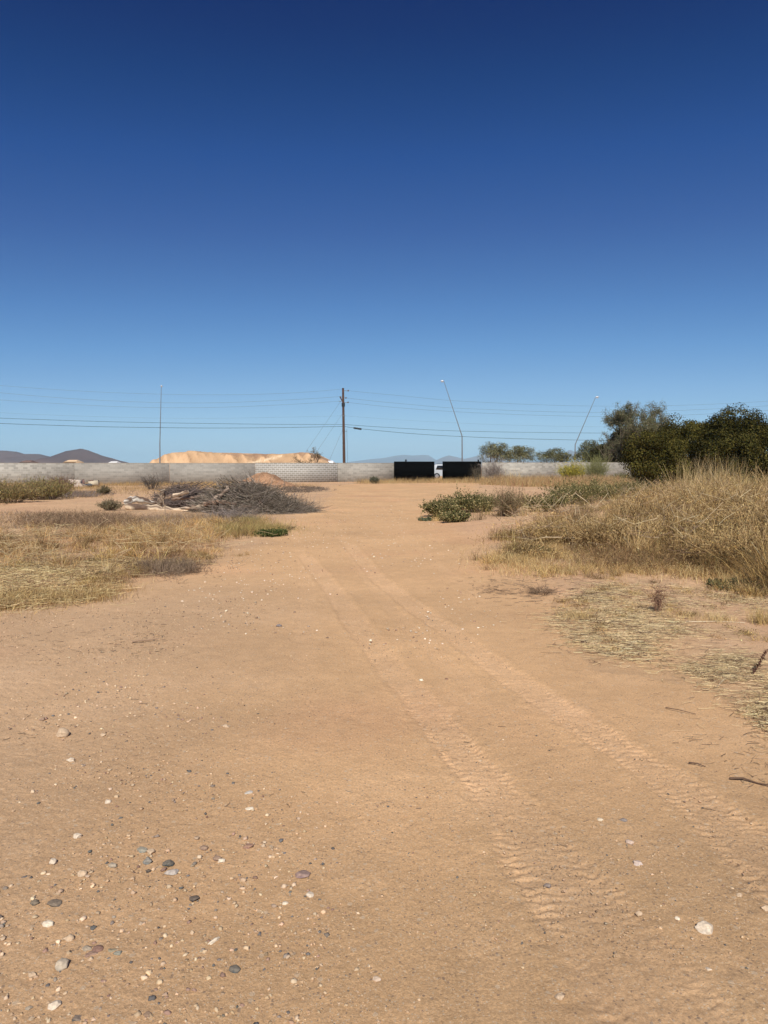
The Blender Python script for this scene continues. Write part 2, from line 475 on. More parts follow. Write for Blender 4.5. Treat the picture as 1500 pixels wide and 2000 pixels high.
def make_ground():
    # fan of rows and columns round a point behind the viewpoint: fine near, coarse far
    ys = [0.8]
    while ys[-1] < 120:
        d = max(ys[-1], .8)
        ys.append(d + max(0.0065, d * d / 1147 * .75))
    while ys[-1] < 19000:
        ys.append(ys[-1] * 1.12)
    ys = np.array(ys)
    t = np.concatenate([-np.geomspace(3.2, .66, 60)[:-1], np.linspace(-.66, .66, 900), np.geomspace(.66, 3.2, 60)[1:]])
    Y, T = np.meshgrid(ys, t, indexing='ij')
    X = T * (Y + 1.0)
    Z = H(X, Y)
    near = Y < 90
    col = np.zeros(Y.shape + (3,))
    rm = road_halfmask(X, Y)
    rs = sstep(-.5, .5, rm)
    road = np.array([.600, .367, .187]); side = np.array([.555, .350, .196]); leftfg = np.array([.50, .328, .192])
    col[:] = side
    col = col * (1 - rs[..., None]) + road * rs[..., None]
    lf = sstep(.3, -2.6, X + .3 * fbm(X, Y, .5, 3, 21)) * sstep(12, 7, Y) * .75
    col = col * (1 - lf[..., None]) + leftfg * lf[..., None]
    big = fbm(X, Y, .8, 4, 31)
    col *= (1 + .06 * big)[..., None]
    pk = sstep(.1, .9, fbm(X, Y, .45, 4, 33))[..., None]
    col = col * (1 + pk * np.array([.01, -.035, -.02]))
    cr = sstep(.25, .8, fbm(X, Y, 1.7, 4, 35))[..., None] * (fine_ := sstep(16, 5, Y))[..., None]
    col = col * (1 + cr * np.array([.05, .06, .08]))
    dk = sstep(3.9, 2.3, Y + .5 * fbm(X, Y, .7, 3, 37)) * sstep(-1.2, .8, X)  # vignette and opposition falloff painted into the near-right soil colour
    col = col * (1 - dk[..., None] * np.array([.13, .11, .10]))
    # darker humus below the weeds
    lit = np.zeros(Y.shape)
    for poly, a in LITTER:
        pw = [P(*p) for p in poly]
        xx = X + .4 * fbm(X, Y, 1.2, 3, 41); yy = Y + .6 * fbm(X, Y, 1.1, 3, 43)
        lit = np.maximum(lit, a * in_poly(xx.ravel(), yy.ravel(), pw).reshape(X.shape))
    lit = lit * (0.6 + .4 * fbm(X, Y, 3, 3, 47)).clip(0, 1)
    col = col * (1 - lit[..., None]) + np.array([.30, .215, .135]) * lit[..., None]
    # relief
    rough_ = np.clip(.45 + .8 * fbm(X, Y, .9, 3, 52), .1, 1.5)
    mic = .006 * fbm(X, Y, 2.2, 3, 51) + .0026 * fbm(X, Y, 15, 3, 53) * (rough_ + .9 * lf)
    rgh = (1 - .55 * rs)
    mic = mic * rgh * np.clip(1 + Y / 12, 1, 3)
    fine = sstep(11, 6, Y)
    mic = mic + fine * .0012 * fbm(X, Y, 48, 2, 57) * (1 + lf)
    Z = Z + mic * near
    # tyre tracks pressed into the dirt
    tr = np.zeros(Y.shape)
    flat = np.where((Y.ravel() < 40) & (np.abs(X.ravel()) < 7))[0]
    fx = X.ravel()[flat]; fy = Y.ravel()[flat]
    zr = Z.ravel().copy(); tr = tr.ravel()
    for pts, hw, amp in TRACKS:
        w_ = np.array([P(*p)[:2] for p in pts])
        sl = np.concatenate([[0], np.cumsum(np.linalg.norm(np.diff(w_, axis=0), axis=1))])
        s = np.arange(0, sl[-1], .035)
        ks = np.exp(-np.linspace(-2, 2, 25) ** 2); ks /= ks.sum()
        cx = np.interp(s, sl, w_[:, 0]); cy = np.interp(s, sl, w_[:, 1])
        cx = np.convolve(np.pad(cx, 12, 'edge'), ks, 'valid'); cy = np.convolve(np.pad(cy, 12, 'edge'), ks, 'valid')
        tx = np.gradient(cx); ty = np.gradient(cy); tl = np.hypot(tx, ty) + 1e-9; tx /= tl; ty /= tl
        order = np.argsort(cy)
        near_x = np.interp(fy, cy[order], cx[order])
        sel = np.where((np.abs(fx - near_x) < 1.1) & (fy > cy.min() - .2) & (fy < cy.max() + .2))[0]
        for a in range(0, len(sel), 20000):
            q = sel[a:a + 20000]
            dx = fx[q][:, None] - cx[None]; dy = fy[q][:, None] - cy[None]
            i = np.argmin(dx * dx + dy * dy, 1)
            dd = np.arange(len(q))
            u = dx[dd, i] * ty[i] - dy[dd, i] * tx[i]
            v = s[i] + dx[dd, i] * tx[i] + dy[dd, i] * ty[i]
            u = u + .02 * vnoise(fx[q] * 5, fy[q] * 5, 61)
            u = u / (1 + .55 * sstep(3.6, 2.4, fy[q]))
            edge = .30 + .70 * sstep(.30, .75, np.abs(u) / hw)
            ins = sstep(hw * 1.15, hw * .8, np.abs(u))
            worn = np.clip(.70 + .65 * fbm(fx[q], fy[q], 2.2, 3, 63), .25, 1.15)
            berm = np.exp(-((np.abs(u) - hw * 1.25) / .035) ** 2)
            lug = np.sin(2 * pi * (v / .058 + .25 * u / hw + .75 * vnoise(fx[q] * 5, fy[q] * 5, 65) + .5 * vnoise(fx[q] * 22, fy[q] * 22, 66)))
            lug = np.clip(lug * 1.6, -1, 1)
            dz = amp * np.clip(fy[q] / 5, 1.0, 1.5) * (-.0045 * ins + ins * .0031 * lug * worn * edge + .0050 * berm * (.6 + .6 * vnoise(fx[q] * 22, fy[q] * 22, 67)))
            zr[flat[q]] += dz
            tr[flat[q]] = np.maximum(tr[flat[q]], ins * amp * (.5 + .5 * worn))
    Z = zr.reshape(Y.shape); tr = tr.reshape(Y.shape)
    col = col * (1 + .07 * tr[..., None]) * (1 - tr[..., None] * np.array([0, -.01, -.05]))
    nr, ncl = Y.shape
    V = np.stack([X, Y, Z], -1)
    # shared normals so that the road and the ground meet without a seam
    du = np.gradient(V, axis=1); dv = np.gradient(V, axis=0)
    Nn = unit(np.cross(du, dv))
    idx = np.arange(nr * ncl).reshape(nr, ncl)
    F = np.stack([idx[:-1, :-1], idx[:-1, 1:], idx[1:, 1:], idx[1:, :-1]], -1).reshape(-1, 4)
    rf = (rm[:-1, :-1].ravel() > 0) & (Y[:-1, :-1].ravel() < 74)
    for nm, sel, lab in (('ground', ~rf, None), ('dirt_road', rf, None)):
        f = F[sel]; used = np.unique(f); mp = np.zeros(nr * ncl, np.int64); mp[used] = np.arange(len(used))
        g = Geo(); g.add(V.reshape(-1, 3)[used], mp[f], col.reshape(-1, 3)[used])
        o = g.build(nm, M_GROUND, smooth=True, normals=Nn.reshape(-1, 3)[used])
        o['kind'] = 'structure'

WEED_R = [(960, 1062), (1000, 1095), (1180, 1102), (1330, 1118), (1520, 1160), (1900, 1240), (1900, 985), (1345, 972), (1290, 985), (1230, 1020), (1130, 1030), (1010, 1035)]
GOLD_L = [(-200, 1130), (120, 1120), (300, 1100), (430, 1078), (440, 1052), (330, 1040), (150, 1042), (-200, 1048)]
STRAW_L = [(-200, 1210), (20, 1195), (130, 1188), (215, 1165), (235, 1140), (330, 1112), (370, 1105), (200, 1100), (-200, 1115)]
LITTER_R = [(1075, 1215), (1090, 1180), (1190, 1135), (1330, 1140), (1520, 1170), (1900, 1240), (1900, 1500), (1500, 1420), (1380, 1350), (1250, 1300), (1120, 1260)]
PILE_A = [(240, 1000), (330, 1004), (440, 1006), (610, 1003), (625, 985), (520, 970), (330, 965)]
LITTER = [(WEED_R, .65), (GOLD_L, .35), (STRAW_L, .4), (LITTER_R, .25), (PILE_A, .5),
          [[(40, 1032), (240, 1035), (250, 1012), (60, 1010)], .6], [[(560, 962), (640, 960), (640, 952), (550, 950)], .5],
          [[(265, 1120), (380, 1122), (380, 1104), (270, 1100)], .6]]
make_ground()

# ------------------------------------------------------------------ haze
hm = bpy.data.materials.new('haze_air'); hm.use_nodes = True
hn = hm.node_tree; hn.nodes.remove(hn.nodes['Principled BSDF'])
pv = hn.nodes.new('ShaderNodeVolumePrincipled')
pv.inputs['Color'].default_value = (.52, .77, .92, 1)
pv.inputs['Density'].default_value = 0.00007
pv.inputs['Anisotropy'].default_value = -0.2
hn.links.new(pv.outputs[0], hn.nodes['Material Output'].inputs['Volume'])
g = Geo(); box(g, (0, 9000, 178), (110000, 22000, 364)); hz = g.build('haze', hm); hz['kind'] = 'stuff'

# ------------------------------------------------------------------ far hills and mountains
def ridge(name, px, Y, depth, colA, colB, seed, rug, label=None, base=905):
    xs = np.array([p[0] for p in px], float); ysv = np.array([p[1] for p in px], float)
    n = 260; m = 34
    u = np.linspace(xs[0], xs[-1], n)
    top = np.array([at(a, b, Y)[2] for a, b in zip(u, np.interp(u, xs, ysv))])
    Xc = np.array([at(a, 911, Y)[0] for a in u])
    v = np.linspace(-1, 1, m)
    UU, VV = np.meshgrid(Xc, v, indexing='ij')
    sh = (1 - np.abs(VV)) ** 1.05
    Zr = np.clip(top, 0, None)[:, None]
    YY = Y + VV * depth
    wl = rug
    nz = fbm(UU / wl, YY / wl, 1.0, 5, seed)
    rid = 1 - np.abs(fbm(UU / wl * .8, YY / wl * .35, 1.3, 4, seed + 9))
    z = Zr * sh * (1 + .16 * nz * (1 - sh) + .30 * (rid - .7) * (1 - sh) * 2) - 1.0 * (sh < .02)
    V = np.stack([UU, YY, z], -1).reshape(-1, 3)
    idx = np.arange(n * m).reshape(n, m)
    F = np.stack([idx[:-1, :-1], idx[1:, :-1], idx[1:, 1:], idx[:-1, 1:]], -1).reshape(-1, 4)
    k = np.clip(.5 + .5 * nz.reshape(-1, 1), 0, 1)
    g = Geo(); g.add(V, F, np.array(colA) * (1 - k) + np.array(colB) * k)
    return g.build(name, M_EARTH, smooth=False)

o = ridge('mountain', [(-260, 905), (-160, 886), (-90, 890), (-30, 880), (10, 879), (30, 881), (45, 886), (62, 886), (75, 886), (90, 891), (105, 893), (118, 899), (135, 905)], 3900, 700, (.085, .052, .045), (.15, .09, .07), 1, 260)
o['kind'] = 'structure'
o = ridge('mountain', [(60, 911), (85, 900), (105, 895), (118, 888), (132, 880), (145, 878), (160, 875.5), (172, 879), (185, 885), (200, 890), (215, 896), (235, 901), (255, 906), (270, 911)], 3300, 500, (.085, .048, .038), (.16, .09, .065), 2, 180)
o['kind'] = 'structure'
o = ridge('mountain', [(150, 911), (190, 897), (215, 896), (240, 902), (300, 911)], 4600, 700, (.13, .09, .09), (.17, .12, .11), 3, 300)
o['kind'] = 'structure'
o = ridge('mountain', [(640, 911), (680, 902), (720, 897), (750, 894), (775, 889), (790, 887.5), (805, 889), (825, 887.5), (836, 888), (850, 897), (862, 901), (880, 906), (900, 911)], 15500, 2500, (.12, .10, .10), (.18, .14, .13), 4, 1100)
o['kind'] = 'structure'
o = ridge('mountain', [(830, 911), (852, 899), (864, 893), (876, 889), (890, 892), (905, 896), (920, 893), (934, 889), (948, 886), (965, 890), (990, 897), (1040, 901), (1090, 898), (1103, 885), (1112, 878), (1120, 882), (1130, 891), (1150, 898), (1200, 905), (1240, 911)], 12500, 2000, (.13, .10, .095), (.20, .15, .13), 5, 900)
o['kind'] = 'structure'
o = ridge('mountain', [(1130, 911), (1160, 890), (1185, 872), (1200, 862), (1212, 856), (1225, 858), (1245, 865), (1280, 880), (1330, 895), (1400, 911)], 5200, 800, (.13, .085, .08), (.18, .12, .11), 6, 300)
o['kind'] = 'structure'

# ------------------------------------------------------------------ the great pale stockpile behind the wall
def stockpile():
    pr = [(268, 911), (296, 905), (312, 894), (328, 886), (345, 884), (362, 883), (368, 880.5), (382, 881), (392, 884), (430, 884), (470, 885), (520, 887), (560, 886), (590, 883.5), (606, 885), (620, 891), (636, 899), (655, 911)]
    Y0 = 235.0
    xs = np.array([p[0] for p in pr]); yv = np.array([p[1] for p in pr])
    n, m = 420, 60
    u = np.linspace(xs[0], xs[-1], n)
    top = np.array([at(a, b, Y0 + 10)[2] for a, b in zip(u, np.interp(u, xs, yv))])
    Xc = np.array([at(a, 911, Y0 + 10)[0] for a in u])
    v = np.linspace(0, 1, m)
    UU, VV = np.meshgrid(Xc, v, indexing='ij')
    YY = Y0 - 6 + VV * 62
    rise = sstep(0, .26, VV) * sstep(1, .72, VV)
    gul = fbm(UU + .5 * YY, YY * .25, .45, 5, 71, .62)
    Z = top[:, None] * rise * (1 + .22 * gul * 4 * sstep(0, .26, VV) * (1 - sstep(0, .26, VV))) + .12 * fbm(UU, YY, .5, 3, 73) - .3 * (rise < .01)
    col = np.array([.50, .32, .18]) * (1 + .22 * gul[..., None] + .12 * fbm(UU, YY, .15, 3, 78)[..., None]) * np.ones((n, m, 3))
    dk = ((fbm(UU, YY, .12, 3, 75) > .2) & (VV > .2))[..., None] * .45
    col = col * (1 - dk) + np.array([.20, .11, .08]) * dk
    # haul ramp climbing the face
    zr = np.interp(UU, [at(438, 903, Y0)[0], at(500, 892, Y0)[0], at(545, 886.5, Y0)[0]], [.6, 3.2, 5.2], left=-9, right=-9)
    rp = np.exp(-((Z - zr) / .35) ** 2)[..., None] * (VV < .3)[..., None]
    col = col * (1 - rp) + np.array([.72, .55, .36]) * rp
    idx = np.arange(n * m).reshape(n, m)
    F = np.stack([idx[:-1, :-1], idx[1:, :-1], idx[1:, 1:], idx[:-1, 1:]], -1).reshape(-1, 4)
    g = Geo(); g.add(np.stack([UU, YY, Z], -1).reshape(-1, 3), F, col.reshape(-1, 3))
    o = g.build('dirt_stockpile', M_EARTH)
    tag(o, 'long flat-topped stockpile of pale orange earth rising far behind the block wall', 'dirt stockpile')
stockpile()

# ------------------------------------------------------------------ block wall
WALLY = lambda X: 76.0 + .25 * X
WANG = math.atan(.25)
M_BLK = [block_material('grey_block', (.272, .248, .21), (.34, .315, .27), .011, .16),
         block_material('smooth_block', (.262, .24, .205), (.32, .30, .26), .009, .12),
         block_material('block_with_white_joints', (.262, .24, .205), (.50, .48, .44), .018, .10),
         block_material('pale_block', (.31, .285, .24), (.37, .345, .30), .011, .20)]
M_CAPB = mat_flat('wall_cap_block', (.29, .25, .195), .9, noise=.15, nscale=2)
def wallpt(px):   # X on the wall line under a photo column
    k = (px - 750) / (FP / cos(PITCH) * 1.0)
    return 76.0 * k / (1 - .25 * k)
def wall(name, panels, label):
    x0 = wallpt(panels[0][0])
    root = empty(name, (x0, WALLY(x0), 0), label, 'block wall')
    for a, b, mi, hh in panels:
        xa, xb = wallpt(a) + .012, wallpt(b) - .012
        L_ = (xb - xa) / cos(WANG)
        zb = float(H((xa + xb) / 2, WALLY((xa + xb) / 2)))
        me = Geo()
        box(me, (L_ / 2, 0, (hh - .4) / 2), (L_, .2, hh + .4))
        o = me.build('wall_panel', M_BLK[mi], None)
        o.parent = root
        o.location = (xa - x0, WALLY(xa) - WALLY(x0), zb)
        o.rotation_euler = (0, 0, WANG)
        cp = Geo(); box(cp, (L_ / 2, 0, hh + .022), (L_ - .01, .205, .04), bev=.008)
        c = cp.build('wall_cap', M_CAPB, None); c.parent = o
wall('block_wall', [(-700, -420, 1, 1.98), (-420, -140, 0, 1.98), (-140, 145, 3, 1.98), (145, 331, 1, 1.98), (331, 498, 1, 1.97), (498, 659, 2, 1.96), (659, 769.3, 0, 1.95)],
     'long grey concrete block wall running from the left edge to the black gate')
wall('block_wall', [(941, 1085, 3, 1.98), (1085, 1222, 0, 1.98), (1222, 1400, 0, 1.98), (1400, 1800, 1, 1.98)],
     'grey concrete block wall right of the black gate, ending behind dark trees')

# ------------------------------------------------------------------ gate leaves
M_BLACK = mat_flat('black_steel', (.003, .003, .003), .9, spec=.0)
def gate(pa, pb, label, knobpx):
    xa, xb = wallpt(pa), wallpt(pb)
    zb = float(H((xa + xb) / 2, 77)) + .06
    root = empty('metal_gate', (xa, WALLY(xa) - .25, zb), label, 'gate', 'black gate leaves in the wall opening')
    wd = (xb - xa) / cos(WANG); hh = 2.06
    def put(g, nm):
        o = g.build(nm, M_BLACK); o.parent = root; o.rotation_euler = (0, 0, WANG); return o
    f = Geo()
    for z in (.04, hh - .04, hh * .5): box(f, (wd / 2, 0.0, z), (wd, .07, .08))
    for x in (.04, wd * .5, wd - .04): box(f, (x, .002, hh / 2), (.08, .066, hh - .16))
    put(f, 'gate_frame')
    s = Geo()
    nseg = int(wd / .09)
    pts = []
    for i in range(nseg + 1):
        x = .03 + (wd - .06) * i / nseg
        pts.append((x, -.045 - (.014 if i % 2 else 0)))
    v = [];
    for x, y in pts: v += [[x, y, .03], [x, y, hh - .02], [x, y + .008, hh - .02], [x, y + .008, .03]]
    fc = []
    for i in range(nseg):
        for k in range(4):
            a = i * 4 + k; b_ = i * 4 + (k + 1) % 4
            fc.append([a, b_, b_ + 4, a + 4])
    s.add(v, fc); put(s, 'gate_sheet')
    p = Geo(); kx = (wallpt(knobpx) - xa) / cos(WANG)
    box(p, (kx, .08, (hh + .14) / 2 - .05), (.12, .09, hh + .14), bev=.01); put(p, 'hinge_post')
    k = Geo(); box(k, (kx, .075, hh + .15), (.17, .15, .11), bev=.02); put(k, 'roller_bracket')
    for z in (.45, 1.6):
        h_ = Geo(); tube1(h_, [(kx, -.075, z - .09), (kx, -.075, z + .09)], .03); put(h_, 'hinge')
gate(769.5, 848, 'left black sheet metal gate leaf, joined to the long left wall', 793)
gate(864, 939, 'right black sheet metal gate leaf with dry weeds growing against it', 934)

# ------------------------------------------------------------------ white SUV behind the gap
def car():
    Y0 = 90.0
    a = at(842, 911, Y0)
    z0 = 0.02
    root = empty('parked_car', (a[0], Y0, z0), 'white car glimpsed through the gap between the two black gate leaves', 'car')
    paint = mat_flat('white_car_paint', (.36, .39, .41), .35, spec=.5)
    glass = mat_flat('dark_car_glass', (.01, .012, .015), .08, spec=.6)
    tyre = mat_flat('tyre_rubber', (.02, .02, .02), .85)
    rim = mat_flat('wheel_rim', (.45, .46, .48), .35, metal=.8)
    # side outline (length along +X, rear at 0), half widths by height
    prof = [(0.0, .55), (.02, .95), (.10, 1.08), (.30, 1.72), (.55, 1.86), (2.6, 1.88), (3.0, 1.78), (3.55, 1.16), (4.7, 1.04), (4.92, .85), (4.95, .45), (4.5, .36), (.3, .38)]
    def loft(prof, wfun, nm, m, inset=0):
        n = len(prof); v = []
        for s in (-1, -.86, .86, 1):
            for x, z in prof:
                ww = wfun(z)
                k = 1.0 if abs(s) < .9 else .93
                cx = 2.4; cz = 1.0
                v.append([cx + (x - cx) * (1 if abs(s) < .9 else .985), s * ww, cz + (z - cz) * (1 if abs(s) < .9 else .96)])
        f = []
        for r in range(3):
            for i in range(n):
                j = (i + 1) % n
                f.append([r * n + i, r * n + j, (r + 1) * n + j, (r + 1) * n + i])
        g = Geo(); g.add(v, f)
        for r, rev in ((0, 0), (3, 1)):
            c = np.mean([v[r * n + i] for i in range(n)], 0)
            vv = [list(c)] + [v[r * n + i] for i in range(n)]
            g.add(vv, [[0, i + 1, (i + 1) % n + 1] for i in range(n)])
        o = g.build(nm, m); o.parent = root; return o
    loft(prof, lambda z: .95 if z < 1.1 else .95 - .22 * (z - 1.1) / .75, 'car_body', paint)
    def win(q, yy, nm):
        g = Geo(); v = [[x, y, z] for (x, z), y in zip(q, yy)] + [[x, y + .02, z] for (x, z), y in zip(q, yy)]
        g.add(v, [[0, 1, 2, 3], [7, 6, 5, 4], [0, 4, 5, 1], [1, 5, 6, 2], [2, 6, 7, 3], [3, 7, 4, 0]])
        o = g.build(nm, glass); o.parent = root
    for s in (-1, 1):
        yb, yt = s * .965 - (.01 if s > 0 else .01), s * .835
        for x0_, x1_, x2_, x3_ in ((.52, 1.35, 1.35, .72), (1.43, 2.35, 2.35, 1.43), (2.43, 3.3, 2.88, 2.43)):
            win([(x0_, 1.2), (x1_, 1.2), (x2_, 1.68), (x3_, 1.68)], [s * .945, s * .945, s * .83, s * .83], 'side_window')
    for x in (.66, 3.9):
        for s in (-1, 1):
            g = Geo(); tube1(g, [(x, s * .76, .38), (x, s * .80, .38), (x, s * .95, .38), (x, s * .985, .38)], [.36, .39, .39, .36], sides=28)
            o = g.build('wheel', tyre); o.parent = root
            g = Geo(); tube1(g, [(x, s * .97, .38), (x, s * 1.0, .38)], [.25, .21], sides=20)
            r_ = g.build('rim', rim); r_.parent = o
    g = Geo(); box(g, (-.02, 0, .55), (.12, 1.7, .2), bev=.03); o = g.build('bumper', mat_flat('bumper_grey', (.08, .08, .085), .6)); o.parent = root
    for s in (-1, 1):
        g = Geo(); box(g, (.03, s * .86, 1.02), (.08, .14, .3), bev=.02); o = g.build('tail_light', mat_flat('tail_light_red', (.35, .01, .01), .25)); o.parent = root
    for s in (-1, 1):
        g = Geo(); tube1(g, [(.7, s * .62, 1.86), (.8, s * .62, 1.93), (2.4, s * .62, 1.95), (2.6, s * .62, 1.88)], .018, sides=6); o = g.build('roof_rail', M_BLACK); o.parent = root
car()

# ------------------------------------------------------------------ utility pole and wires
M_POLE = mat_flat('brown_creosote_wood', (.075, .040, .026), .9, noise=.35, nscale=3)
M_STEEL = mat_flat('galvanised_steel', (.15, .16, .17), .6)
M_WIRE = mat_flat('bare_conductor', (.16, .18, .20), .45, metal=.4)
M_CABLE = mat_flat('black_cable', (.015, .017, .02), .6)
PY = 86.0
def upole():
    b = at(672.5, 911, PY); t = at(670, 758, PY)
    root = empty('utility_pole', (b[0], PY, 0), 'brown wooden utility pole standing behind the wall, left of the gate', 'utility pole')
    n = 10
    pts = [np.array([b[0], PY, 0]) * (1 - k / n) + t * (k / n) for k in range(n + 1)]
    g = Geo(); tube1(g, pts, np.linspace(.185, .125, n + 1), sides=14); g.build('pole', M_POLE, root, smooth=False)
    def bar(nm, a, c, r, m=M_STEEL, sides=8):
        g = Geo(); tube1(g, [at(*a, PY), at(*c, PY)], r, sides=sides); return g.build(nm, m, root)
    M_INS = mat_flat('insulator_porcelain', (.12, .10, .09), .3)
    for a, c in (((670, 763), (680, 763.2)), ((671, 777), (675.5, 777.3)), ((671, 786), (679.5, 786))):
        bar('insulator_arm', a, c, .028)
        g = Geo(); e = at(c[0], c[1], PY)
        tube1(g, [e + [-.05, 0, -.06], e, e + [.05, 0, .05], e + [.1, 0, .06]], [.05, .1, .07, .03]); g.build('insulator', M_INS, root)
    bar('diagonal_brace', (664, 774.5), (669.5, 785), .07, M_POLE)
    bar('insulator_arm', (664, 774.5), (670, 776), .03)
    bar('insulator_arm', (661.5, 783.5), (670, 784.5), .03)
    g = Geo(); tube1(g, [at(670.4, 787, PY), at(670.6, 794, PY)], .2, sides=12); g.build('band', M_CABLE, root)
    g = Geo(); tube1(g, [at(671, 811.5, PY), at(671, 813, PY)], .19, sides=12); g.build('band', M_STEEL, root)
    bar('ground_wire_bracket', (672.5, 842), (678, 842.5), .03)
    g = Geo(); tube1(g, [at(677.5, 838, PY - .1), at(677.4, 850, PY - .1), at(678.5, 872, PY - .1), at(679, 911, PY - .1)], .012, sides=5); g.build('riser_cable', M_CABLE, root)
    for a, c in (((670, 777), (560, 905)), ((670, 806), (582, 905)), ((671, 835), (627, 905))):
        g = Geo(); A = at(*a, PY); B = at(c[0], c[1], PY + 2); B[2] = 0; tube1(g, [A, B], .011, sides=5); g.build('guy_wire', M_WIRE, root)
upole()
def wire(pts, r, m, label, grp):
    xs = np.array([p[0] for p in pts], float); ys = np.array([p[1] for p in pts], float)
    px = np.linspace(xs[0], xs[-1], 60)
    # smooth curve through the sampled points
    co = np.polyfit(xs, ys, 3 if len(xs) > 4 else 2)
    res = ys - np.polyval(co, xs)
    py = np.polyval(co, px) + np.interp(px, xs, res)
    P3 = []
    for a, b in zip(px, py):
        k = (a - 750) / FP
        X = PY * k / (1 - .25 * k)
        Y = PY + .25 * (X - at(671, 900, PY)[0])
        P3.append(at(a, b, Y))
    g = Geo(); tube1(g, P3, r, sides=5)
    o = g.build('overhead_wire', m, smooth=True)
    return tag(o, label, 'wire', grp)
GW = 'overhead wires strung from the utility pole'
U = [('topmost', [(680, 763), (780, 772.5), (870, 781.5), (960, 786.5), (1050, 790.5), (1200, 793.3), (1350, 791), (1500, 783.5), (1700, 768)], [(-150, 741), (0, 753), (110, 761), (200, 766), (300, 769.5), (400, 771), (560, 768), (668, 760)], .011, M_WIRE),
     ('second', [(675.5, 777.3), (780, 788), (870, 796), (960, 800), (1050, 803.5), (1180, 805.5), (1330, 801.5), (1500, 792.5), (1700, 778)], [(-150, 752), (0, 767), (110, 776.5), (200, 782), (300, 786), (400, 787), (540, 782), (664, 774.5)], .012, M_WIRE),
     ('third', [(679.5, 786), (780, 796.5), (870, 803), (960, 807.5), (1050, 811), (1180, 813.5), (1330, 811), (1500, 801.5), (1700, 788)], [(-150, 770), (0, 781), (110, 788), (200, 793), (300, 796), (400, 796), (540, 791), (661.5, 783.5)], .012, M_WIRE),
     ('faint fourth', [(672, 812), (780, 820), (870, 825), (960, 829), (1050, 831.5), (1200, 833.5), (1500, 826), (1700, 815)], [(-150, 797), (0, 806), (110, 811), (200, 814), (300, 816.5), (400, 817), (540, 815), (670, 812)], .006, M_WIRE),
     ('upper of the two thick black', [(672, 829), (760, 835), (850, 840), (900, 842), (1050, 844.5), (1180, 845.8), (1500, 842), (1700, 836)], [(-150, 809), (0, 816.5), (110, 820.5), (200, 823.3), (300, 825.5), (400, 827), (540, 828.8), (671, 829)], .018, M_CABLE),
     ('lowest thick black', [(673, 833), (692, 836), (780, 845), (850, 850), (900, 852.5), (1050, 857.7), (1180, 860), (1500, 858), (1700, 853)], [(-150, 819), (0, 827), (110, 830.8), (200, 833.5), (300, 835), (400, 836), (540, 835.2), (671, 832.7)], .021, M_CABLE)]
for nm, rt, lt, r, m in U:
    wire(rt, r, m, f'{nm} overhead wire running right from the wooden pole', GW)
    wire(lt, r, m, f'{nm} overhead wire running left from the wooden pole', GW)
g = Geo(); tube1(g, [at(690, 835.6, PY - .1), at(692, 836, PY - .1), at(705, 838, PY - .1), at(706.5, 838.3, PY - .1)], [.05, .11, .11, .05], sides=10)
o = g.build('splice_case', M_CABLE); tag(o, 'black splice case hung on the lowest wire right of the utility pole', 'splice case')

# ------------------------------------------------------------------ street lamps
def lamp(base, knee, top, head, Y, label):
    b = at(base, 911, Y); b[2] = 0
    root = empty('street_lamp', b, label, 'street lamp', 'street lamps on the road beyond the wall')
    k = at(*knee, Y); t = at(*top, Y); h = at(*head, Y)
    g = Geo(); tube1(g, [b, b * .5 + k * .5, k], [.11, .095, .075], sides=12); g.build('pole', M_STEEL, root, smooth=False)
    g = Geo(); tube1(g, [k, k * .93 + t * .07, k * .5 + t * .5, t], [.075, .065, .05, .035], sides=10); g.build('mast_arm', M_STEEL, root)
    hg = mat_flat('lamp_head_grey', (.5, .52, .53), .4, metal=.3)
    g = Geo(); d = h - t
    tube1(g, [t, t + d * .25 + [0, 0, .03], t + d * .55 + [0, 0, .04], h], [.05, .12, .13, .04], sides=10); hd = g.build('lamp_head', hg, root)
    g = Geo(); c = t + d * .55; tube1(g, [c + [0, 0, -.06], c + [0, 0, -.17]], [.15, .08], sides=12)
    ln = g.build('lens', mat_flat('lamp_lens', (.6, .62, .6), .15)); ln.parent = hd; ln.location = tuple(-np.array(root.location))
    g = Geo(); box(g, b + [0, 0, .08], (.42, .42, .16), bev=.03); g.build('base_plate', M_STEEL, root)
lamp(312, (312.2, 866), (315, 755), (316.2, 752.5), 100.0, 'tall straight street lamp rising behind the wall in front of the pale stockpile')
lamp(903, (902.5, 852), (867, 745), (860.5, 744), 102.0, 'street lamp leaning left above the right black gate leaf')
lamp(1122.5, (1123.5, 868), (1163, 776.5), (1170, 775), 106.0, 'street lamp leaning right between the low trees behind the right wall')

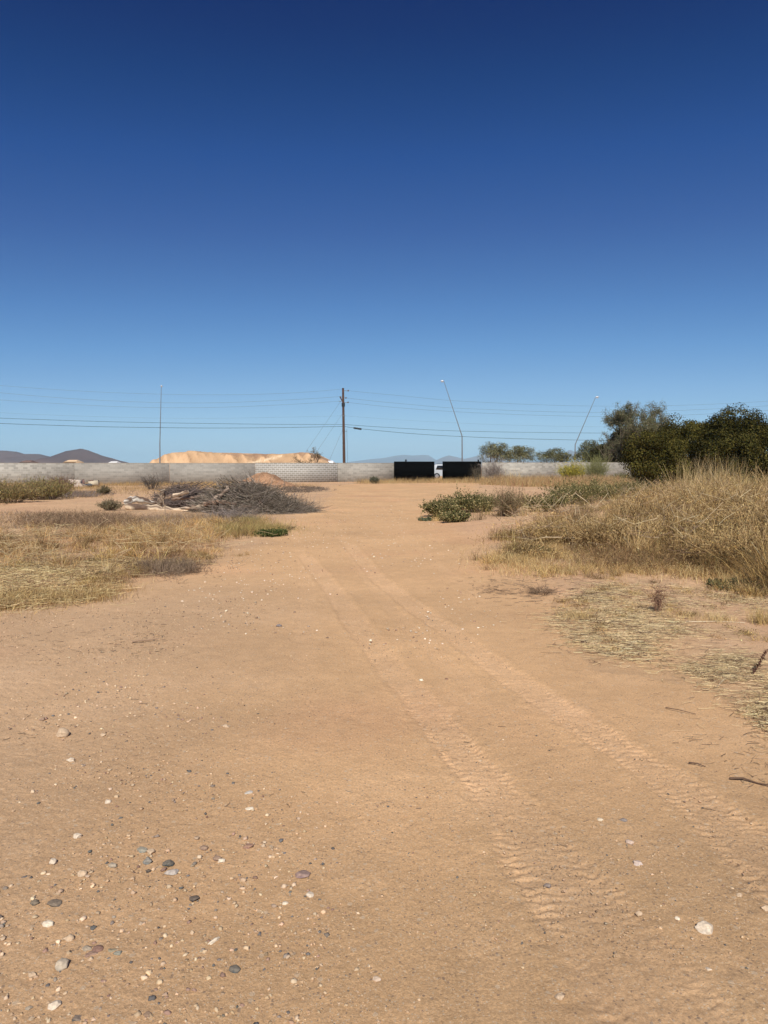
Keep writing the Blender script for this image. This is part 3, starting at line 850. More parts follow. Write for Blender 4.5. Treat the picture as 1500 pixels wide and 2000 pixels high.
# ------------------------------------------------------------------ far buildings and bits over the wall
def far_building(px0, px1, py, Y, cols, label, roof):
    a = at(px0, py, Y); b = at(px1, py, Y)
    root = empty('building', ((a[0] + b[0]) / 2, Y, 0), label, 'building')
    wd = b[0] - a[0]; hh = a[2]
    g = Geo(); box(g, (root.location[0], Y, (hh - .8) / 2), (wd, 8, hh - .8)); g.build('wall', mat_flat('stucco_' + str(px0), cols, .9, noise=.1, nscale=.5), root)
    g = Geo()
    x0, x1 = a[0] - .3, b[0] + .3; y0, y1 = Y - 4.3, Y + 4.3; z = hh - .8
    xm0, xm1 = x0 + wd * .2, x1 - wd * .2
    v = [[x0, y0, z], [x1, y0, z], [x1, y1, z], [x0, y1, z], [xm0, Y, hh + .3], [xm1, Y, hh + .3]]
    g.add(v, [[0, 3, 2, 1], [0, 1, 5, 4], [2, 3, 4, 5]]); g.add(v, [[1, 2, 5], [3, 0, 4]])
    g.build('roof', mat_flat('roof_' + str(px0), roof, .9), root)
    for k in range(3):
        g = Geo(); box(g, (a[0] + wd * (.2 + .3 * k), Y - 4.02, hh * .45), (wd * .12, .08, hh * .25)); g.build('window', M_BLACK, root)
far_building(132, 155, 899.5, 300, (.55, .38, .22), 'low tan building with a flat roofline showing above the left wall', (.6, .42, .25))
far_building(46, 66, 900.5, 320, (.20, .15, .12), 'small brown roofed building over the left wall', (.16, .10, .08))
far_building(216, 232, 902, 340, (.6, .58, .54), 'tiny white building right of the peaked mountain', (.6, .58, .55))
far_building(641, 651, 901.5, 250, (.85, .85, .86), 'small white building beside the foot of the stockpile', (.85, .85, .86))

# ------------------------------------------------------------------ trees
def dark_tree(name, lobes, label, trunk, n_puff, n_leaf, cols, lsize=.11, group=None, base=None, mat=None, pr=(.32, .72)):
    """lobes: (x,y,z,rx,ry,rz) in the world"""
    rng = R
    root = empty(name, (base[0], base[1], float(H(base[0], base[1]))), label, 'tree', group)
    vol = np.array([l[3] * l[5] for l in lobes]); vol /= vol.sum()
    g = Geo(); inner = Geo()
    pc = []
    for k in range(n_puff):
        l = lobes[rng.choice(len(lobes), p=vol)]
        d = unit(rng.normal(size=3)); d[2] = abs(d[2]) * 1.0 if rng.random() < .72 else d[2]
        r = rng.uniform(.72, 1.04)
        p = np.array(l[:3]) + d * np.array(l[3:]) * r
        if p[2] < .25: p[2] = .25 + rng.random() * .3
        pc.append((p, d, rng.uniform(*pr)))
    for p, d, r in pc:
        m = int(n_leaf * rng.uniform(.6, 1.3) * (r / .4) ** 2)
        q = unit(rng.normal(size=(m, 3)) + d * .6)
        rr = r * rng.uniform(.5, 1.08, (m, 1))
        c = p + q * rr * np.array([1.1, 1.1, .85])
        tone = np.clip(.9 + .32 * rng.normal(), .4, 1.7)
        leaves(g, c, lsize * rng.uniform(.6, 1.3, m), vary(cols, m, .22) * tone, .6, nrm=q)
    g.build('crown', mat or M_DARKLEAF, root)
    # trunk with limbs reaching into the crown
    t = Geo()
    bx, by = base[0], base[1]; bz = float(H(bx, by)) - .1
    for l in lobes[:5]:
        e = np.array(l[:3]); s = np.array([bx + rng.normal() * .15, by + rng.normal() * .15, bz])
        mid = s * .5 + e * .5 + np.array([0, 0, -.2]) + rng.normal(size=3) * .15
        pts = [s, s * .6 + mid * .4, mid, mid * .4 + e * .6, e]
        tube1(t, pts, [trunk, trunk * .85, trunk * .6, trunk * .4, trunk * .15], (.09, .06, .045), 8)
    t.build('trunk', M_TWIG, root)
    return root

def lob(px, py, Y, rx, ry, rz):
    a = at(px, py, Y); return (a[0], a[1], a[2], rx, ry, rz)
DG = [(.027, .027, .008), (.042, .038, .010), (.062, .050, .013), (.016, .018, .006)]
DO = [(.080, .068, .016), (.062, .056, .014), (.100, .078, .020), (.036, .038, .010)]
TG = 'dense dark evergreens on the right'
Yt = 44.0
dark_tree('evergreen_tree', [lob(1212, 884, 90, 2.3, 2.2, 1.3), lob(1188, 890, 90, 1.7, 2.0, 1.0), lob(1236, 872, 90, 2.2, 2.2, 1.9), lob(1210, 900, 90, 3.2, 2.2, 1.3), lob(1245, 895, 90, 2.6, 2.2, 1.8)],
          'low dark green tree behind the end of the right wall, leftmost of the evergreens', .2, 280, 120, DG, .19, TG, at(1215, 911, 90), None, (.5, 1.1))
dark_tree('evergreen_tree', [lob(1272, 885, 43, 1.2, 1.3, 1.15), lob(1287, 900, 43, 1.4, 1.4, 1.0), lob(1255, 903, 43, .8, 1.1, .7), lob(1300, 880, 44, 1.0, 1.2, 1.0), lob(1265, 925, 43, 1.1, 1.3, .8), lob(1298, 925, 43, 1.4, 1.3, .9)],
          'rounded olive green tree in front of the wall end, lower than its right neighbours', .14, 170, 120, DO, .10, TG, at(1270, 911, 43))
dark_tree('evergreen_tree', [lob(1328, 856, 47, 1.2, 1.5, 1.25), lob(1312, 882, 47, 1.2, 1.5, 1.3), lob(1350, 880, 46, 1.5, 1.5, 1.4), lob(1378, 860, 47, .9, 1.3, 1.0), lob(1340, 905, 46, 1.6, 1.4, 1.2), lob(1325, 928, 46, 1.4, 1.4, .9), lob(1370, 925, 46, 1.5, 1.4, 1.0)],
          'dark evergreen with a knobbly double top, middle of the dark row', .17, 230, 115, DO, .105, TG, at(1345, 911, 46))
dark_tree('evergreen_tree', [lob(1432, 845, 42, 1.15, 1.4, 1.25), lob(1415, 870, 42, 1.2, 1.4, 1.4), lob(1455, 862, 42, 1.2, 1.4, 1.4), lob(1435, 895, 41, 1.6, 1.4, 1.3), lob(1400, 885, 42, .9, 1.2, 1.3), lob(1415, 925, 42, 1.2, 1.4, 1.0), lob(1455, 925, 42, 1.4, 1.4, 1.0), lob(1470, 895, 42, .9, 1.2, 1.4)],
          'tallest dark evergreen near the right edge, dead branches at its foot', .18, 260, 115, DG + DO, .105, TG, at(1432, 911, 42))
dark_tree('evergreen_tree', [lob(1500, 850, 43, 1.3, 1.4, 1.3), lob(1520, 875, 43, 1.6, 1.4, 1.5), lob(1495, 890, 42, 1.1, 1.4, 1.3), lob(1560, 860, 44, 1.6, 1.5, 1.6), lob(1590, 890, 44, 1.8, 1.5, 1.6), lob(1495, 928, 42, 1.2, 1.4, .9), lob(1545, 925, 43, 1.6, 1.4, 1.1)],
          'dark evergreen cut by the right edge of the view', .18, 230, 110, DG, .11, TG, at(1530, 911, 43))

def airy_tree(name, px, Y, hgt, spread, label, leafn, cols, trunk_r=.12, seed=1, group=None, leafsize=.10, stems=4, cat='tree', barkc=(.10, .075, .055), lift=0.0, lean=0.0):
    rng = np.random.default_rng(seed)
    b = at(px, 911, Y); b[2] = float(H(b[0], Y))
    root = empty(name, b, label, cat, group)
    segs = []
    tips = []
    def grow(p, d, L_, r, lev):
        K = 5; pts = [p]
        for i in range(K - 1):
            d = unit(d + rng.normal(size=3) * (.16 + .05 * lev) + np.array([0, 0, .05]))
            pts.append(pts[-1] + d * L_ / (K - 1))
        segs.append((np.array(pts), np.linspace(r, r * .55, K)))
        if lev >= 3:
            tips.append(np.array(pts)); return
        n = 3 if lev else stems
        n = int(rng.integers(3, 5)) if lev > 0 else stems
        for i in range(n):
            a = rng.uniform(0, 2 * pi); sp = rng.uniform(.35, .95)
            nd = unit(d + sp * np.array([cos(a) * spread, sin(a) * spread, rng.uniform(-.25, .35)]))
            j = K - 1 if i == 0 else rng.integers(2, K)
            grow(pts[j], nd, L_ * rng.uniform(.6, .85), r * .55, lev + 1)
    z = hgt * (.30 + lift)
    for s in range(max(1, stems // 2)):
        a = rng.uniform(0, 2 * pi)
        grow(b + np.array([cos(a), sin(a), 0]) * .15, unit(np.array([cos(a) * .4 * spread + lean, sin(a) * .4, 1.0])), z, trunk_r, 0)
    allp = np.concatenate([s[0] for s in segs]); k = hgt / max(.1, (allp[:, 2].max() - b[2]))
    def scl(q):
        q = q.copy(); q[..., 2] = b[2] + (q[..., 2] - b[2]) * k; return q
    t = Geo(); tw = Geo()
    P_ = np.stack([scl(s[0]) for s in segs]); R_ = np.stack([s[1] for s in segs])
    P_[:, :, :] = P_
    tubes(t, P_, R_, vary([barkc], len(P_), .2), 5 if len(P_) < 400 else 4)
    T_ = np.stack([scl(q) for q in tips])
    tq = branchlets(T_, 4, hgt * .06, .7, 3, .1, .1)
    tubes(t, tq, np.full(tq.shape[:2], .008), vary([barkc], len(tq), .2), 3)
    t.build('trunk', M_TWIG, root)
    if leafn:
        g = Geo()
        i = rng.integers(0, len(tq), leafn); f = rng.uniform(0, 1, (leafn, 1))
        c = tq[i, 0] * (1 - f) + tq[i, 2] * f + rng.normal(size=(leafn, 3)) * hgt * .022
        leaves(g, c, leafsize * rng.uniform(.5, 1.2, leafn), vary(cols, leafn, .25), .45)
        g.build('crown', M_LEAF, root)
    return root
PV = [(.20, .19, .095), (.27, .25, .13), (.12, .12, .055)]
GG = 'low desert trees behind the right wall'
def pale_tree(px, Y, lobes, label, cols, n=230, nl=26):
    b = at(px, 911, Y)
    dark_tree('desert_tree', lobes, label, .12, n, nl, cols, .14, GG, b, M_LEAF, (.25, .6))
pale_tree(966, 92, [lob(957, 881, 92, 1.15, 1.2, .95), lob(973, 880, 92, 1.1, 1.2, .95), lob(965, 893, 92, 1.9, 1.3, .9), lob(980, 896, 92, 1.0, 1.2, .8)],
          'bushy grey-green tree just right of the gate, behind the wall', PV)
pale_tree(1016, 96, [lob(1008, 885, 96, 1.1, 1.2, .75), lob(1026, 886, 96, 1.1, 1.2, .75), lob(1016, 898, 96, 1.8, 1.2, .9)],
          'smaller grey-green tree second from the gate, behind the wall', PV)
pale_tree(1079, 98, [lob(1066, 893, 98, 1.2, 1.2, .6), lob(1085, 889, 98, 1.4, 1.2, .7), lob(1098, 894, 98, .9, 1.2, .6), lob(1078, 900, 98, 2.1, 1.2, .8)],
          'wide low grey-green tree left of the right-leaning street lamp', [(.13, .13, .055), (.17, .16, .08)])
pale_tree(1150, 94, [lob(1152, 880, 94, 1.3, 1.2, 1.2), lob(1140, 892, 94, 1.1, 1.2, .8), lob(1160, 890, 94, 1.4, 1.2, 1.2), lob(1135, 898, 94, 1.0, 1.2, .6)],
          'olive tree right of the right-leaning street lamp, behind the wall', [(.10, .11, .05), (.15, .14, .07)])
MS = [(.15, .145, .075), (.20, .17, .10), (.10, .11, .05)]
airy_tree('mesquite_tree', 1228, 86, 9.1, 1.05, 'tall feathery mesquite with a crooked dark trunk above the evergreens', 26000, MS, .2, 21, None, .16, 4, lean=-.1)
airy_tree('mesquite_tree', 1278, 88, 9.3, .95, 'thin greyish mesquite with bare twigs, right of the tall feathery one', 16000, MS, .18, 25, None, .15, 4)
airy_tree('mesquite_tree', 1180, 87, 5.6, 1.2, 'small twiggy grey mesquite left of the dark evergreens', 4500, MS, .12, 29, None, .13, 4)
airy_tree('desert_tree', 605, 82, 3.9, 1.0, 'sparse yellowish little tree poking over the left wall before the stockpile', 1600, [(.28, .20, .09), (.2, .16, .08)], .08, 33, None, .10, 4)

# ------------------------------------------------------------------ shrubs
def shrub(name, px, py, wpx, hgt, label, leafn, cols, stemc, seed=0, cat='shrub', group=None, leafsize=.04, nstem=60, sw=.006, lean=.9, child=6, clen=.3, mat=None, oval=1.0, aspect=.5, up=0.2):
    b = P(px, py); b[2] = float(H(b[0], b[1]))
    root = empty(name, b, label, cat, group)
    rx = wpx * b[1] / FP / 2
    n = nstem
    az = R.uniform(0, 2 * pi, n); rr = np.sqrt(R.uniform(0, 1, n))
    base = np.stack([b[0] + np.cos(az) * rr * rx * .45, b[1] + np.sin(az) * rr * rx * .45 * oval, np.full(n, b[2])], 1)
    base[:, 2] = H(base[:, 0], base[:, 1])
    h = hgt * R.uniform(.55, 1.05, n) * (1 - .35 * rr)
    ln = np.clip(rr * rx * .75 / np.maximum(h, .05), 0, 3.0) * lean
    t = np.linspace(0, 1, 5)
    d = np.stack([np.cos(az), np.sin(az), np.zeros(n)], 1)
    pts = base[:, None] + d[:, None] * (ln * h)[:, None, None] * (t ** 1.4)[None, :, None]
    pts[:, :, 2] += h[:, None] * (t - .15 * t ** 2)[None]
    pts += R.normal(size=pts.shape) * .03 * hgt * t[None, :, None]
    g = Geo()
    tubes(g, pts, sw * np.linspace(1, .4, 5)[None] * np.ones((n, 1)), vary(stemc, n, .2), 3)
    ch = branchlets(pts, child, hgt * clen, .6, 4, .2, up)
    ch[..., 2] = np.maximum(ch[..., 2], b[2] + .01)
    tubes(g, ch, sw * .5 * np.ones(ch.shape[:2]), vary(stemc, len(ch), .25), 3)
    g.build('stems', M_TWIG, root)
    if leafn:
        lg = Geo()
        i = R.integers(0, len(ch), leafn); k = R.integers(0, 3, leafn); f = R.uniform(0, 1, (leafn, 1))
        c = ch[i, k] * (1 - f) + ch[i, k + 1] * f + R.normal(size=(leafn, 3)) * leafsize * .5
        c[:, 2] = np.maximum(c[:, 2], b[2] + .01)
        leaves(lg, c, leafsize * R.uniform(.6, 1.3, leafn), vary(cols, leafn, .22), aspect)
        lg.build('foliage', mat or M_LEAF, root)
    return root
BROWN = [(.20, .13, .08), (.26, .18, .11), (.13, .09, .065)]
GREY = [(.22, .18, .15), (.15, .12, .10), (.28, .24, .20)]
shrub('round_shrub', 731, 944, 16, .72, 'small round grey-green shrub alone at the wall foot between pole and gate', 5000, [(.13, .13, .08), (.09, .10, .06)], GREY, leafsize=.07, nstem=90, lean=.8)
shrub('bare_shrub', 963, 943.5, 40, 2.5, 'grey leafless shrub against the wall just right of the gate', 1500, [(.26, .21, .16)], [(.24, .2, .17), (.3, .25, .21)], leafsize=.05, nstem=110, sw=.012, child=7)
shrub('dry_shrub', 930, 943.5, 24, 2.1, 'wispy dark dry shrub in front of the right gate leaf', 300, [(.22, .18, .11)], [(.12, .10, .07)], leafsize=.05, nstem=40, sw=.008, child=5)
shrub('yellow_shrub', 1118, 942.5, 54, 2.5, 'yellow-green flowering shrub in front of the right wall', 9000, [(.42, .36, .05), (.30, .28, .06), (.50, .40, .06)], [(.2, .18, .06)], leafsize=.09, nstem=110)
shrub('wispy_shrub', 1165, 944, 52, 3.1, 'tall wispy pale green broom shrub beside the yellow one', 7000, [(.20, .20, .08), (.26, .23, .11)], [(.22, .22, .09)], leafsize=.07, nstem=160, sw=.009, lean=.6, aspect=.2, up=.7)
shrub('wispy_shrub', 1222, 947, 60, 1.2, 'low olive broom shrub right of the tall wispy one', 6000, [(.13, .13, .05), (.19, .17, .07)], [(.16, .14, .07)], leafsize=.06, nstem=120, lean=.8)
shrub('dark_shrub', 1268, 952, 60, 1.35, 'blue-green rounded shrub at the foot of the olive tree', 9000, [(.035, .05, .03), (.05, .06, .03)], [(.1, .08, .05)], leafsize=.06, nstem=120)
shrub('wispy_shrub', 1395, 975, 110, 1.4, 'green broom stems in shade below the tallest evergreen', 9000, [(.07, .08, .025), (.12, .12, .04)], [(.14, .13, .06)], leafsize=.045, nstem=150, lean=.7, aspect=.3)
shrub('wispy_shrub', 1480, 972, 120, 1.3, 'green broom weeds below the evergreen at the right edge', 9000, [(.08, .09, .03), (.14, .13, .05)], [(.14, .13, .06)], leafsize=.045, nstem=150, lean=.7, aspect=.3)
# left edge bushes
LB = 'olive and brown bushes at the left edge'
shrub('desert_bush', 85, 975, 100, 1.25, 'olive green bushy shrub, tallest at the left edge before the wall', 12000, [(.29, .25, .09), (.20, .19, .07), (.38, .27, .11)], BROWN, leafsize=.055, nstem=190, group=LB)
shrub('desert_bush', 15, 982, 110, 1.15, 'brownish olive bush cut by the left edge', 11000, [(.38, .26, .10), (.28, .23, .09), (.20, .18, .07)], BROWN, leafsize=.055, nstem=180, group=LB)
shrub('desert_bush', -70, 985, 130, 1.2, 'olive bush beyond the left edge of view', 6000, [(.24, .17, .08), (.2, .16, .07)], BROWN, leafsize=.06, nstem=140, group=LB)
shrub('desert_bush', 120, 962, 50, 1.25, 'reddish brown bare bush right of the tall olive one', 2500, [(.22, .13, .08)], [(.18, .10, .07), (.13, .08, .06)], leafsize=.05, nstem=110, group=LB)
shrub('bare_shrub', 297, 955, 40, 1.1, 'spidery leafless shrub before the wall left of the branch heap', 500, [(.2, .16, .1)], [(.13, .11, .095)], leafsize=.05, nstem=34, sw=.014, child=8, clen=.4)
shrub('desert_bush', 203, 966, 24, .55, 'small dull green bush behind the pale logs', 2600, [(.19, .17, .09), (.14, .13, .07)], BROWN, leafsize=.05, nstem=70)
shrub('desert_bush', 216, 998, 42, .45, 'low grey-green bush left of the pale forked log', 3500, [(.25, .21, .12), (.18, .16, .09)], BROWN, leafsize=.04, nstem=80)
# green leafy weeds right of the road
LG = [(.080, .080, .026), (.115, .108, .036), (.050, .055, .018), (.22, .19, .08), (.46, .36, .17)]
GWD = 'leafy green weeds right of the road'
def weed(px, py, wpx, h, lab, n=7000, cols=LG, stemc=[(.20, .18, .08)], ls=.05, ns=80):
    return shrub('leafy_weed', px, py, wpx, h, lab, n, cols, stemc, leafsize=ls, nstem=ns, cat='weed', group=GWD, lean=1.0, aspect=.65, sw=.005)
weed(862, 1008, 70, .62, 'green leafy weed nearest the road with pale dry heads')
weed(905, 1000, 80, .80, 'tallest green leafy weed in the clump beside the road')
weed(890, 1022, 60, .36, 'dark sprawling green weed at the front of the roadside clump', 4200)
weed(945, 998, 70, .72, 'green weed mixed with dry grass at the right of the roadside clump', 4000)
weed(1060, 1000, 100, 0.75, 'low dark green leafy weed left of the long green row')
weed(1115, 985, 100, 1.19, 'dark green leafy weed in the middle of the green row', 6000)
weed(1165, 978, 100, 1.19, 'green leafy weed below the wispy shrub', 5500)
weed(1215, 975, 100, 1.12, 'green leafy weed with yellow dry grass behind it', 5000)
weed(1262, 975, 90, 1.06, 'rightmost green leafy weed, half sunk in dry weeds', 4500)
weed(1045, 1082, 70, .16, 'small low green weed patch below the dry weeds', 3000, ls=.03)
weed(985, 1052, 40, .10, 'tiny flat green weed at the edge of the dry weeds', 1200, ls=.025)
weed(1440, 1150, 130, .12, 'flat green weed in front of the dry weeds near the right edge', 5000, [(.10, .10, .05), (.07, .08, .04)], ls=.025)
weed(830, 1016, 26, .10, 'small blue-green weed lying at the road edge', 900, [(.12, .13, .07)], ls=.05, ns=20)
shrub('leafy_weed', 530, 1046, 62, .17, 'low bright green weed mat left of the road', 5000, [(.05, .07, .018), (.08, .10, .03)], [(.2, .18, .07)], leafsize=.035, nstem=90, cat='weed', lean=1.1, aspect=.6)
shrub('dry_shrub', 992, 1012, 66, 1.02, 'twiggy brown dry shrub between the two green weed clumps', 3200, [(.22, .17, .085), (.15, .14, .06)], [(.20, .13, .08), (.26, .19, .11)], leafsize=.035, nstem=90, sw=.006, child=8)
shrub('dry_shrub', 560, 1034, 32, .16, 'tiny dry twiggy plant at the left road edge', 200, [(.2, .15, .1)], BROWN, leafsize=.02, nstem=26, sw=.004)
shrub('dry_shrub', 1285, 1196, 34, .42, 'small upright brown dead weed standing in the straw', 260, [(.24, .14, .09)], [(.20, .11, .07)], leafsize=.018, nstem=16, sw=.003, lean=.5, clen=.22)
shrub('dry_shrub', 1058, 1160, 60, .13, 'low dry twiggy weed alone on bare dirt', 400, [(.25, .17, .11)], BROWN, leafsize=.015, nstem=60, sw=.002)

# ------------------------------------------------------------------ dry grass and weed fields (uncountable)
S1 = [(.60, .43, .19), (.50, .34, .14), (.70, .54, .27), (.34, .215, .10)]
S2 = [(.46, .30, .12), (.32, .20, .08), (.58, .41, .19), (.20, .12, .05)]
def grassfield(name, label, polys, cat='grass'):
    g = Geo()
    for poly, n, h, lean, wd, cols, clump, cf in polys:
        b = scatter(poly, n, clump, cf, 5)
        hh = h * R.uniform(.4, 1.15, len(b)) * (1 + .35 * fbm(b[:, 0], b[:, 1], .9, 2, 8))
        hh = np.maximum(hh, .02)
        blades(g, b, hh, lean * R.uniform(.1, 1.5, len(b)), wd * R.uniform(.7, 1.4, len(b)), vary(cols, len(b), .2))
    o = g.build(name, M_STRAW)
    return tag(o, label, cat, kind='stuff')

# right-hand mass of dry branching weeds
def weedmass():
    for nm, lab, poly, n, h, stemc, leafc, nl in (
        ('dry_weeds', 'dense tangle of tall dry brown weeds right of the road', WEED_R, 1100, .46, S2, [(.58, .40, .15), (.44, .28, .10), (.70, .52, .25), (.25, .145, .055)], 42),):
        b = scatter(poly, n, .8, .8, 9, near=.9)
        sc_h = (1 + .5 * fbm(b[:, 0], b[:, 1], .5, 2, 10)) * (.5 + .75 * sstep(0, 5, b[:, 1] - 9.5 - .25 * (b[:, 0] - 3)))
        sc_h = sc_h * (1 + .55 * fbm(b[:, 0], b[:, 1], 1.3, 2, 12))
        hs_ = np.clip(h * sc_h, .10, 1.45)
        reg = fbm(b[:, 0], b[:, 1], .9, 3, 15)
        ns = 7
        base = np.repeat(b, ns, 0) + R.normal(size=(n * ns, 3)) * [.05, .05, 0]
        hh = np.repeat(hs_, ns) * R.uniform(.5, 1.15, n * ns)
        tone = np.repeat((1 + .45 * reg[:, None] + .22 * R.normal(size=(n, 1))) * (1 + reg[:, None] * np.array([.10, .02, -.12])), ns, 0).clip(.4, 1.8)
        az = R.uniform(0, 2 * pi, n * ns)
        g = Geo()
        pts = blades(g, base, hh, R.uniform(.15, .95, n * ns), np.full(n * ns, .006), vary(stemc, n * ns, .2) * tone, 5, az, .3)
        ch = branchlets(pts, 3, .13, .7, 3, .3, .2)
        sd = unit(R.normal(size=(len(ch), 3)))
        ribbons(g, ch, np.full(ch.shape[:2], .0032), sd, vary(stemc, len(ch), .25) * np.repeat(tone, 3, 0))
        m = n * nl
        i = R.integers(0, len(ch), m); f = R.uniform(0, 1, (m, 1))
        c = ch[i, 0] * (1 - f) + ch[i, 2] * f + R.normal(size=(m, 3)) * .022
        leaves(g, c, R.uniform(.012, .044, m), vary(leafc, m, .22) * np.repeat(tone, 3, 0)[i], .45)
        o = g.build(nm, M_STRAW)
        tag(o, lab, 'dry weeds', kind='stuff')
weedmass()
grassfield('dry_grass', 'straw coloured dry grass growing among the tall weeds on the right', [
    (WEED_R, 3500, .35, .8, .0065, S1, .75, 1.1),
    ([(985, 1110), (1180, 1118), (1330, 1130), (1520, 1170), (1900, 1250), (1900, 1180), (1330, 1090), (1000, 1060)], 16000, .16, 1.2, .005, S1, .5, 2.0),
    ([(960, 1120), (1100, 1125), (1180, 1100), (1010, 1060), (960, 1075)], 5000, .14, 1.1, .005, S1, .6, 2.0)])
grassfield('golden_grass', 'golden dry grass bordering the road on the left', [
    (GOLD_L, 2200, .24, .9, .006, [(.56, .36, .14), (.46, .28, .11), (.62, .44, .20), (.30, .17, .08), (.22, .13, .075)], .95, .8),
    (GOLD_L, 4000, .06, 1.4, .005, S2 + [(.22, .15, .10)], .5, 1.4),
    ([(160, 1052), (430, 1062), (520, 1045), (450, 1012), (330, 1008), (230, 1035)], 2500, .24, .8, .007, [(.54, .35, .14), (.42, .26, .11), (.28, .19, .10)], .9, .8),
    ([(420, 1045), (520, 1050), (560, 1035), (480, 1015)], 5000, .24, .7, .007, [(.42, .31, .12), (.3, .25, .1)], .3, 1.0),
    (STRAW_L, 2000, .10, 1.8, .004, S1 + S2, .95, 1.0),
    ([(-100, 1212), (30, 1192), (130, 1188), (225, 1160), (210, 1140), (130, 1160), (-100, 1180)], 7000, .13, 1.0, .005, S2 + S1, .6, 2.0)])
FARG = [(.38, .25, .11), (.46, .32, .14), (.30, .20, .10)]
grassfield('field_grass', 'thin dry grass and stubble in front of the left wall', [
    ([(-300, 1000), (330, 965), (620, 952), (620, 946), (150, 946), (-300, 950)], 20000, .22, .7, .013, FARG, .6, .4),
    ([(-300, 950), (460, 948), (460, 943), (-300, 947)], 9000, .35, .5, .016, FARG, .5, .3),
    ([(-300, 1042), (60, 1035), (300, 1010), (200, 1000), (-300, 1005)], 9000, .12, 1.0, .007, FARG + GREY, .7, .8)])
grassfield('wall_grass', 'tan grass growing along the gate and the right wall', [
    ([(690, 945), (780, 944), (860, 944), (960, 946), (1120, 952), (1240, 960), (1500, 968), (1500, 948), (1200, 938), (1000, 937), (860, 938), (690, 942)], 34000, .50, .6, .018, FARG + [(.52, .40, .20)], .45, .3),
    ([(940, 947), (1240, 962), (1240, 944), (940, 941)], 20000, .75, .5, .018, FARG + [(.44, .24, .14), (.50, .38, .19)], .6, .3),
    ([(1100, 970), (1300, 972), (1300, 958), (1120, 955)], 5000, .45, .5, .012, [(.55, .46, .24), (.48, .38, .18)], .3, .5)])

def clumpfield(name, label, specs):
    g = Geo()
    for poly, nc, rad, h, nb, lean, wd, cols, flecks, near in specs:
        c = scatter(poly, nc, .6 if poly is WEED_R else .9, .7, 31, near)
        for p in c:
            k = R.uniform(.45, 1.5); m = int(nb * k * R.uniform(.6, 1.3)); rr = rad * k ** .5
            az = R.uniform(0, 2 * pi, m); q = np.abs(R.normal(size=m)) * .55
            base = np.stack([p[0] + np.cos(az) * q * rr, p[1] + np.sin(az) * q * rr, np.zeros(m)], 1)
            base[:, 2] = H(base[:, 0], base[:, 1])
            hh = h * (.42 + .58 * float(sstep(2.2, 5.0, p[0])) if poly is WEED_R else 1) * R.uniform(.55, 1.15) * R.uniform(.45, 1.2, m) * (1 - .3 * np.clip(q, 0, 1))
            tone = np.array([1, 1, 1]) * R.choice([.38, .7, .95, 1.15, 1.35]) * np.array([1, R.uniform(.92, 1.04), R.uniform(.8, 1.1)])
            az2 = az + R.normal(size=m) * 1.5
            pts = blades(g, base, hh, lean * R.uniform(.1, 1.5, m), wd * R.uniform(.6, 1.4, m), vary(cols, m, .2) * tone, 4, az2)
            if flecks:
                nf = int(m * flecks); i = R.integers(0, m, nf)
                cc = pts[i, R.integers(1, 4, nf)] + R.normal(size=(nf, 3)) * .02
                leaves(g, cc, R.uniform(.008, .024, nf), vary(cols, nf, .25) * tone * .85, .4)
    o = g.build(name, M_STRAW); return tag(o, label, 'grass', kind='stuff')
clumpfield('dry_grass', 'ragged clumps of pale straw and brown grass heaped over the right-hand weeds', [
    (WEED_R, 80, .45, .88, 220, .8, .0065, S1 + S2, 1.3, 1.0),
    (WEED_R, 140, .42, .70, 260, .9, .006, S2 + [(.16, .15, .06), (.24, .14, .065), (.17, .10, .05), (.34, .22, .10)], 2.2, .9),
    (WEED_R, 70, .22, 1.05, 50, .40, .008, S1, .6, .4),
    ([(1290, 1000), (1345, 985), (1500, 985), (1560, 1000), (1500, 1030), (1320, 1030)], 26, .35, 1.05, 160, .4, .008, S1, .6, 0),
    ([(950, 1112), (1100, 1122), (1330, 1140), (1540, 1178), (1540, 1130), (1330, 1100), (1010, 1070)], 130, .16, .22, 60, 1.1, .004, S1 + S2, .6, 0)])
clumpfield('dry_grass', 'yellow dry grass threaded between the green leafy weeds right of the road', [
    ([(830, 1018), (1010, 1026), (1120, 1010), (1275, 1000), (1275, 972), (1100, 975), (950, 985), (845, 990)], 75, .35, .50, 90, .7, .007, S1 + [(.20, .18, .07), (.14, .13, .05)], 1.0, 0)])
clumpfield('straw_tufts', 'little straw tufts and trampled weeds on the dirt at the right', [
    (LITTER_R, 110, .12, .075, 60, 1.5, .003, S1 + S2, .6, .5)])
clumpfield('golden_grass', 'separate golden and brown grass clumps with bare dirt between them, left of the road', [
    (GOLD_L, 190, .20, .36, 60, .8, .006, [(.60, .41, .17), (.50, .32, .13), (.68, .51, .26), (.34, .20, .10)], .5, 0),
    (GOLD_L, 120, .38, .17, 120, 1.1, .005, [(.26, .15, .07), (.19, .115, .06), (.34, .20, .09)], 1.5, 0),
    ([(160, 1052), (430, 1062), (520, 1045), (450, 1012), (330, 1008), (230, 1035)], 150, .30, .30, 60, .8, .007, [(.58, .38, .15), (.44, .27, .11), (.64, .47, .23)], .5, 0),
    (STRAW_L, 90, .16, .14, 50, 1.3, .004, S1 + S2, .3, 0),
    (STRAW_L, 50, .25, .09, 110, 1.2, .004, [(.24, .15, .08), (.32, .20, .10)], 1.2, 0),
    ([(-60, 1205), (20, 1195), (110, 1190), (215, 1165), (235, 1140), (330, 1112), (385, 1108), (440, 1075), (420, 1070), (200, 1135), (-60, 1180)], 110, .14, .16, 46, 1.1, .0035, S1 + S2, .4, 0)])

